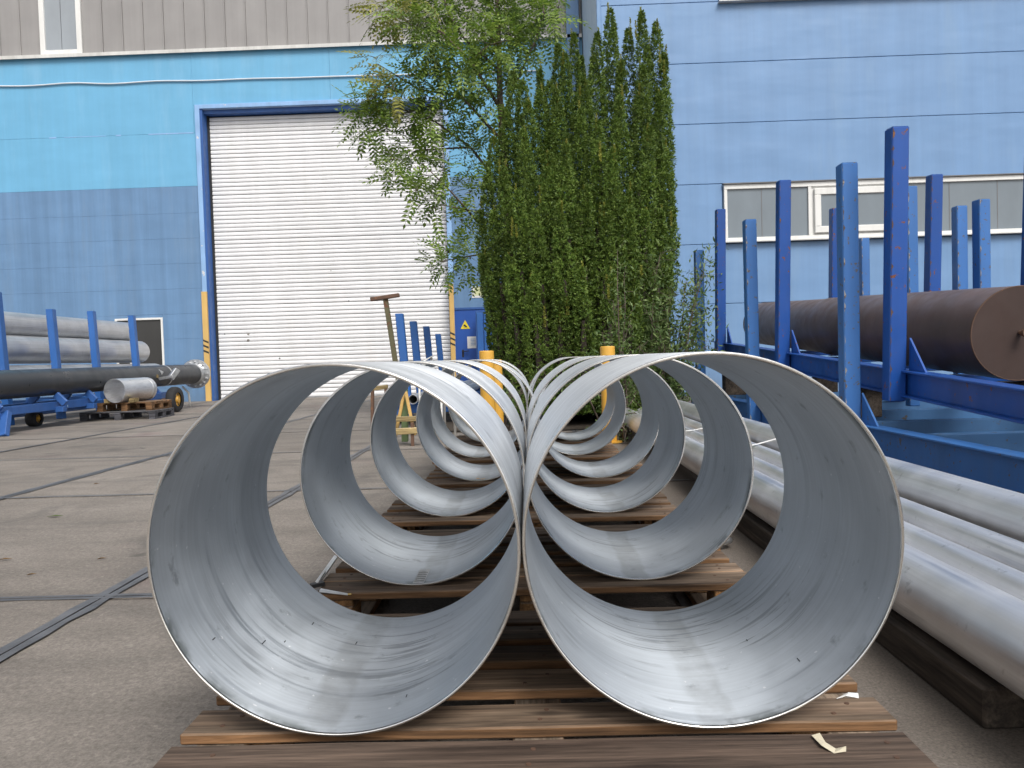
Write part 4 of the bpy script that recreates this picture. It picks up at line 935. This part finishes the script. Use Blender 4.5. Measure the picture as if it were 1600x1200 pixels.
o = npmesh('crown', np.concatenate(VV), np.concatenate(FF), 'yew_leaf', yew, 'stuff'); o = npmesh('young_shoots', np.concatenate(GV), np.concatenate(GF), 'yew_shoot', yew, 'stuff')

# --- rowan with pinnate leaves
RY = 10.9
rb = at(806, 640, RY); rowan = thing('rowan_tree', 'slender tree with loose pinnate leaves, left of the yew', 'tree', (rb.x, RY, 0))
LT = []; LF = []
def leaf_template():
    V = []; F = []
    L = .27; ns = 5
    for k in range(ns + 1):
        x_ = .045 + (L - .045) * k / ns; zc = -.06 * (x_ / L) ** 2
        sides = (1, -1) if k < ns else (0,)
        for s_ in sides:
            ll = .074 * (1 - .25 * abs(k / ns - .45)); ww = .029
            d = np.array([.55, s_ * .85, -.14]) if s_ else np.array([1, 0, -.3]); d = d / np.linalg.norm(d)
            sd = np.cross(d, np.array([0, 0, 1.])); sd /= np.linalg.norm(sd)
            p = np.array([x_, 0, zc]); b0 = len(V)
            V += [p, p + d * ll * .45 + sd * ww * .5 + np.array([0, 0, .004]), p + d * ll, p + d * ll * .45 - sd * ww * .5 + np.array([0, 0, .004])]
            F.append((b0, b0 + 1, b0 + 2)); F.append((b0, b0 + 2, b0 + 3))
    b0 = len(V); V += [np.array([0, .0018, 0]), np.array([0, -.0018, 0]), np.array([L, -.001, -.06]), np.array([L, .001, -.06])]; F += [(b0, b0 + 1, b0 + 2), (b0, b0 + 2, b0 + 3)]
    return np.array(V), np.array(F)
TV, TF = leaf_template()
def place_leaves(P, D, S):
    n = len(P); X_ = unit(D); up = np.tile(np.array([0, -.45, 1.]), (n, 1)) + rng.normal(size=(n, 3)) * .35
    Y_ = unit(np.cross(up, X_)); Z_ = np.cross(X_, Y_)
    V = P[:, None] + S[:, None, None] * (TV[None, :, 0:1] * X_[:, None] + TV[None, :, 1:2] * Y_[:, None] + TV[None, :, 2:3] * Z_[:, None])
    F = TF[None] + (np.arange(n) * len(TV))[:, None, None]
    return V.reshape(-1, 3), F.reshape(-1, 3)
blobs = [(600, 12, 24), (630, 22, 30), (665, 20, 34), (700, 15, 36), (740, 18, 38), (780, 22, 38), (820, 25, 36), (850, 42, 28), (872, 12, 20), (650, 45, 28), (690, 55, 34), (730, 60, 34), (765, 70, 34), (800, 60, 30), (835, 70, 22), (680, 85, 24), (715, 100, 30), (670, 108, 16),
         (588, 92, 14), (596, 118, 18), (612, 135, 22), (640, 118, 14), (578, 150, 18), (600, 162, 28), (560, 178, 16), (575, 200, 22), (605, 205, 30), (640, 175, 26), (660, 140, 20), (690, 150, 26), (670, 185, 24), (640, 235, 26), (615, 248, 16), (612, 275, 12), (655, 270, 24), (690, 230, 20), (675, 300, 22), (650, 300, 14), (695, 265, 18), (680, 325, 14), (705, 300, 14), (720, 170, 26), (745, 130, 30), (770, 110, 26), (735, 210, 20), (760, 180, 20), (745, 245, 18), (760, 280, 18), (735, 300, 14), (745, 330, 14),
         (700, 395, 16), (725, 385, 16), (690, 410, 13), (715, 415, 16), (735, 405, 14), (745, 430, 14), (672, 412, 8), (740, 365, 14), (800, 95, 24), (780, 150, 20), (720, 345, 10), (850, 20, 26), (790, -10, 40), (700, -15, 40), (840, -10, 30), (640, -10, 26)]
trk = [at(806, 660, RY), at(800, 420, RY), at(788, 250, RY), at(781, 150, RY), at(779, 60, RY - .05), at(775, -40, RY - .1)]; trk[0].z = 0
tb_ = MB(); tb_.tube(trk, [.075, .06, .05, .042, .034, .02], 8)
limbs = [((800, 420), (770, 395), (735, 400), (690, 408), .022), ((795, 350), (745, 345), (705, 300), (660, 255), .026), ((790, 300), (735, 230), (680, 190), (600, 160), .026), ((785, 220), (720, 150), (655, 140), (590, 100), .024), ((782, 170), (735, 95), (690, 50), (640, 15), .026), ((780, 110), (725, 60), (700, 20), (690, -20), .022), ((782, 190), (815, 110), (838, 60), (852, 10), .022), ((795, 350), (740, 330), (690, 320), (675, 325), .016), ((735, 230), (650, 235), (615, 265), (605, 280), .014), ((720, 150), (640, 175), (580, 190), (555, 182), .016)]
for (a_, b_, c_, d_, r_) in limbs:
    dj = [0, random.uniform(-.3, .2), random.uniform(-.5, .3), random.uniform(-.6, .4)]
    tb_.tube([at(*q, RY + dj[i]) for i, q in enumerate((a_, b_, c_, d_))], [r_, r_ * .75, r_ * .5, r_ * .25], 6)
PV, PF, BV, BF = [], [], [], []; pn = bn = 0
for (u_, v_, rad) in blobs:
    dj = rng.uniform(-.7, .45); c_ = np.array(at(u_, v_, RY + dj)); rm = rad * RY / FPX
    n = max(5, int(30 * (rad / 24) ** 1.7))
    off = rng.normal(size=(n, 3)); off = unit(off) * (rng.uniform(0, 1, n) ** .45)[:, None] * rm
    P = c_ + off * np.array([1, 1.1, .9]); D = unit(off) * .8 + np.stack([rng.uniform(-.9, .3, n), rng.uniform(-.9, .5, n), rng.uniform(-.55, .35, n)], 1)
    S = rng.uniform(.95, 1.4, n)
    br = (v_ < 115 and u_ < 780 and rng.random() < .3) or (560 < u_ < 625 and v_ < 150)
    V, F = place_leaves(P, D, S)
    if br: BV.append(V); BF.append(F + bn); bn += len(V)
    else: PV.append(V); PF.append(F + pn); pn += len(V)
    for k in range(min(5, n)): tb_.tube([c_, tuple((c_ + P[k]) / 2 + np.array([0, 0, .01])), P[k]], [.006, .004, .0025], 4)
tb_.build('trunk', 'bark', rowan)
npmesh('crown', np.concatenate(PV), np.concatenate(PF), 'rowan_leaf', rowan, 'stuff'); npmesh('bronze_leaves', np.concatenate(BV), np.concatenate(BF), 'rowan_leaf_bronze', rowan, 'stuff')

# --- loose shrub right of the yew
def shrub(name, lb, u_, y_, stems, spread, leafL, npl, mat, cat='shrub'):
    p = at(u_, 640, y_); t = thing(name, lb, cat, (p.x, y_, 0)); st = MB(); V_, F_ = [], []; nn = 0
    for (ut, vt) in stems:
        e = at(ut, vt, y_ + random.uniform(-.4, .3)); b0 = Vector((p.x + random.uniform(-.15, .15), y_ + random.uniform(-.1, .1), 0))
        m1 = b0.lerp(e, .4) + Vector((random.uniform(-.1, .1), 0, .15)); m2 = b0.lerp(e, .75) + Vector((random.uniform(-.06, .06), random.uniform(-.1, .1), .08))
        st.tube([b0, m1, m2, e], [.010, .008, .005, .002], 5)
        pts = [b0.lerp(m1, k / 5) for k in range(5)] + [m1.lerp(m2, k / 6) for k in range(6)] + [m2.lerp(e, k / 6) for k in range(7)]
        pts = np.array([tuple(q) for q in pts[3:]])
        # side twigs
        idx = rng.integers(0, len(pts), npl); base_ = pts[idx]
        P = base_ + rng.normal(size=(npl, 3)) * spread
        D = unit(rng.normal(size=(npl, 3)) + np.array([0, -.2, .35]))
        V, F = rhombs(P, D, rng.uniform(leafL * .6, leafL * 1.2, npl), rng.uniform(leafL * .2, leafL * .34, npl)); V_.append(V); F_.append(F + nn); nn += len(V)
        for k in range(0, npl, 9): st.tube([base_[k], P[k]], [.0025, .0015], 4)
    st.build('stems', 'bark', t); npmesh('foliage', np.concatenate(V_), np.concatenate(F_), mat, t, 'stuff'); return t
shrub('leafy_shrub', 'airy light green shrub growing between the yew and the blue rack', 1035, 8.9, [(990, 420), (1010, 400), (1032, 395), (1050, 455), (1070, 440), (1085, 470), (1100, 425), (1108, 395), (1060, 500), (1090, 520), (1105, 480), (1020, 480), (1040, 540), (1075, 545), (1000, 520), (1105, 540), (1048, 580), (1085, 590), (1065, 610), (1035, 620)], .085, .075, 230, 'shrub_leaf')
shrub('leafy_shrub', 'small bright leafed shrub in front of the yew foot, behind right rings', 965, 8.0, [(958, 470), (975, 430), (965, 390), (985, 500), (1000, 540), (940, 520), (985, 560), (1010, 575), (920, 560), (890, 590), (870, 600), (1000, 600), (1020, 600)], .065, .06, 130, 'shrub_leaf')
shrub('weed_clump', 'low weeds at the foot of the yew behind the left rings', 800, 8.3, [(790, 600), (815, 610), (770, 620), (830, 600), (850, 580), (740, 645), (725, 655)], .06, .045, 70, 'shrub_leaf', 'weeds')
shrub('weed_clump', 'low weeds beside the stainless pipes behind the right rings', 985, 7.2, [(960, 680), (975, 690), (1000, 650), (945, 690)], .045, .035, 50, 'shrub_leaf', 'weeds')

# fallen leaves and bits
for k, (u_, v_, L_) in enumerate(((85, 808, .045), (6, 876, .03), (150, 757, .02), (48, 900, .018), (158, 875, .018))):
    d = fwd + cr * ((u_ - 800) / FPX) - cu * ((v_ - 600) / FPX); p = CP + d * (-CAM_H / d.z)
    V = [(p.x - L_, p.y, .004), (p.x, p.y - L_ * .3, .012), (p.x + L_, p.y + .01, .006), (p.x, p.y + L_ * .35, .010)]
    o = MB().add(V, [(0, 1, 2), (0, 2, 3)]).build('fallen_leaf', 'shrub_leaf' if k == 0 else 'dead_leaf', pivot=(p.x, p.y, 0)); tag(o, ('green fallen leaf on the concrete at far left', 'brown leaf at the left edge of the concrete', 'tiny leaf near the second tar joint', 'tiny brown leaf left of the front ring', 'tiny brown leaf between joints left of the front ring')[k], 'leaf', 'fallen leaves on the concrete')
    sl = o.modifiers.new('thick', 'SOLIDIFY'); sl.thickness = .0006
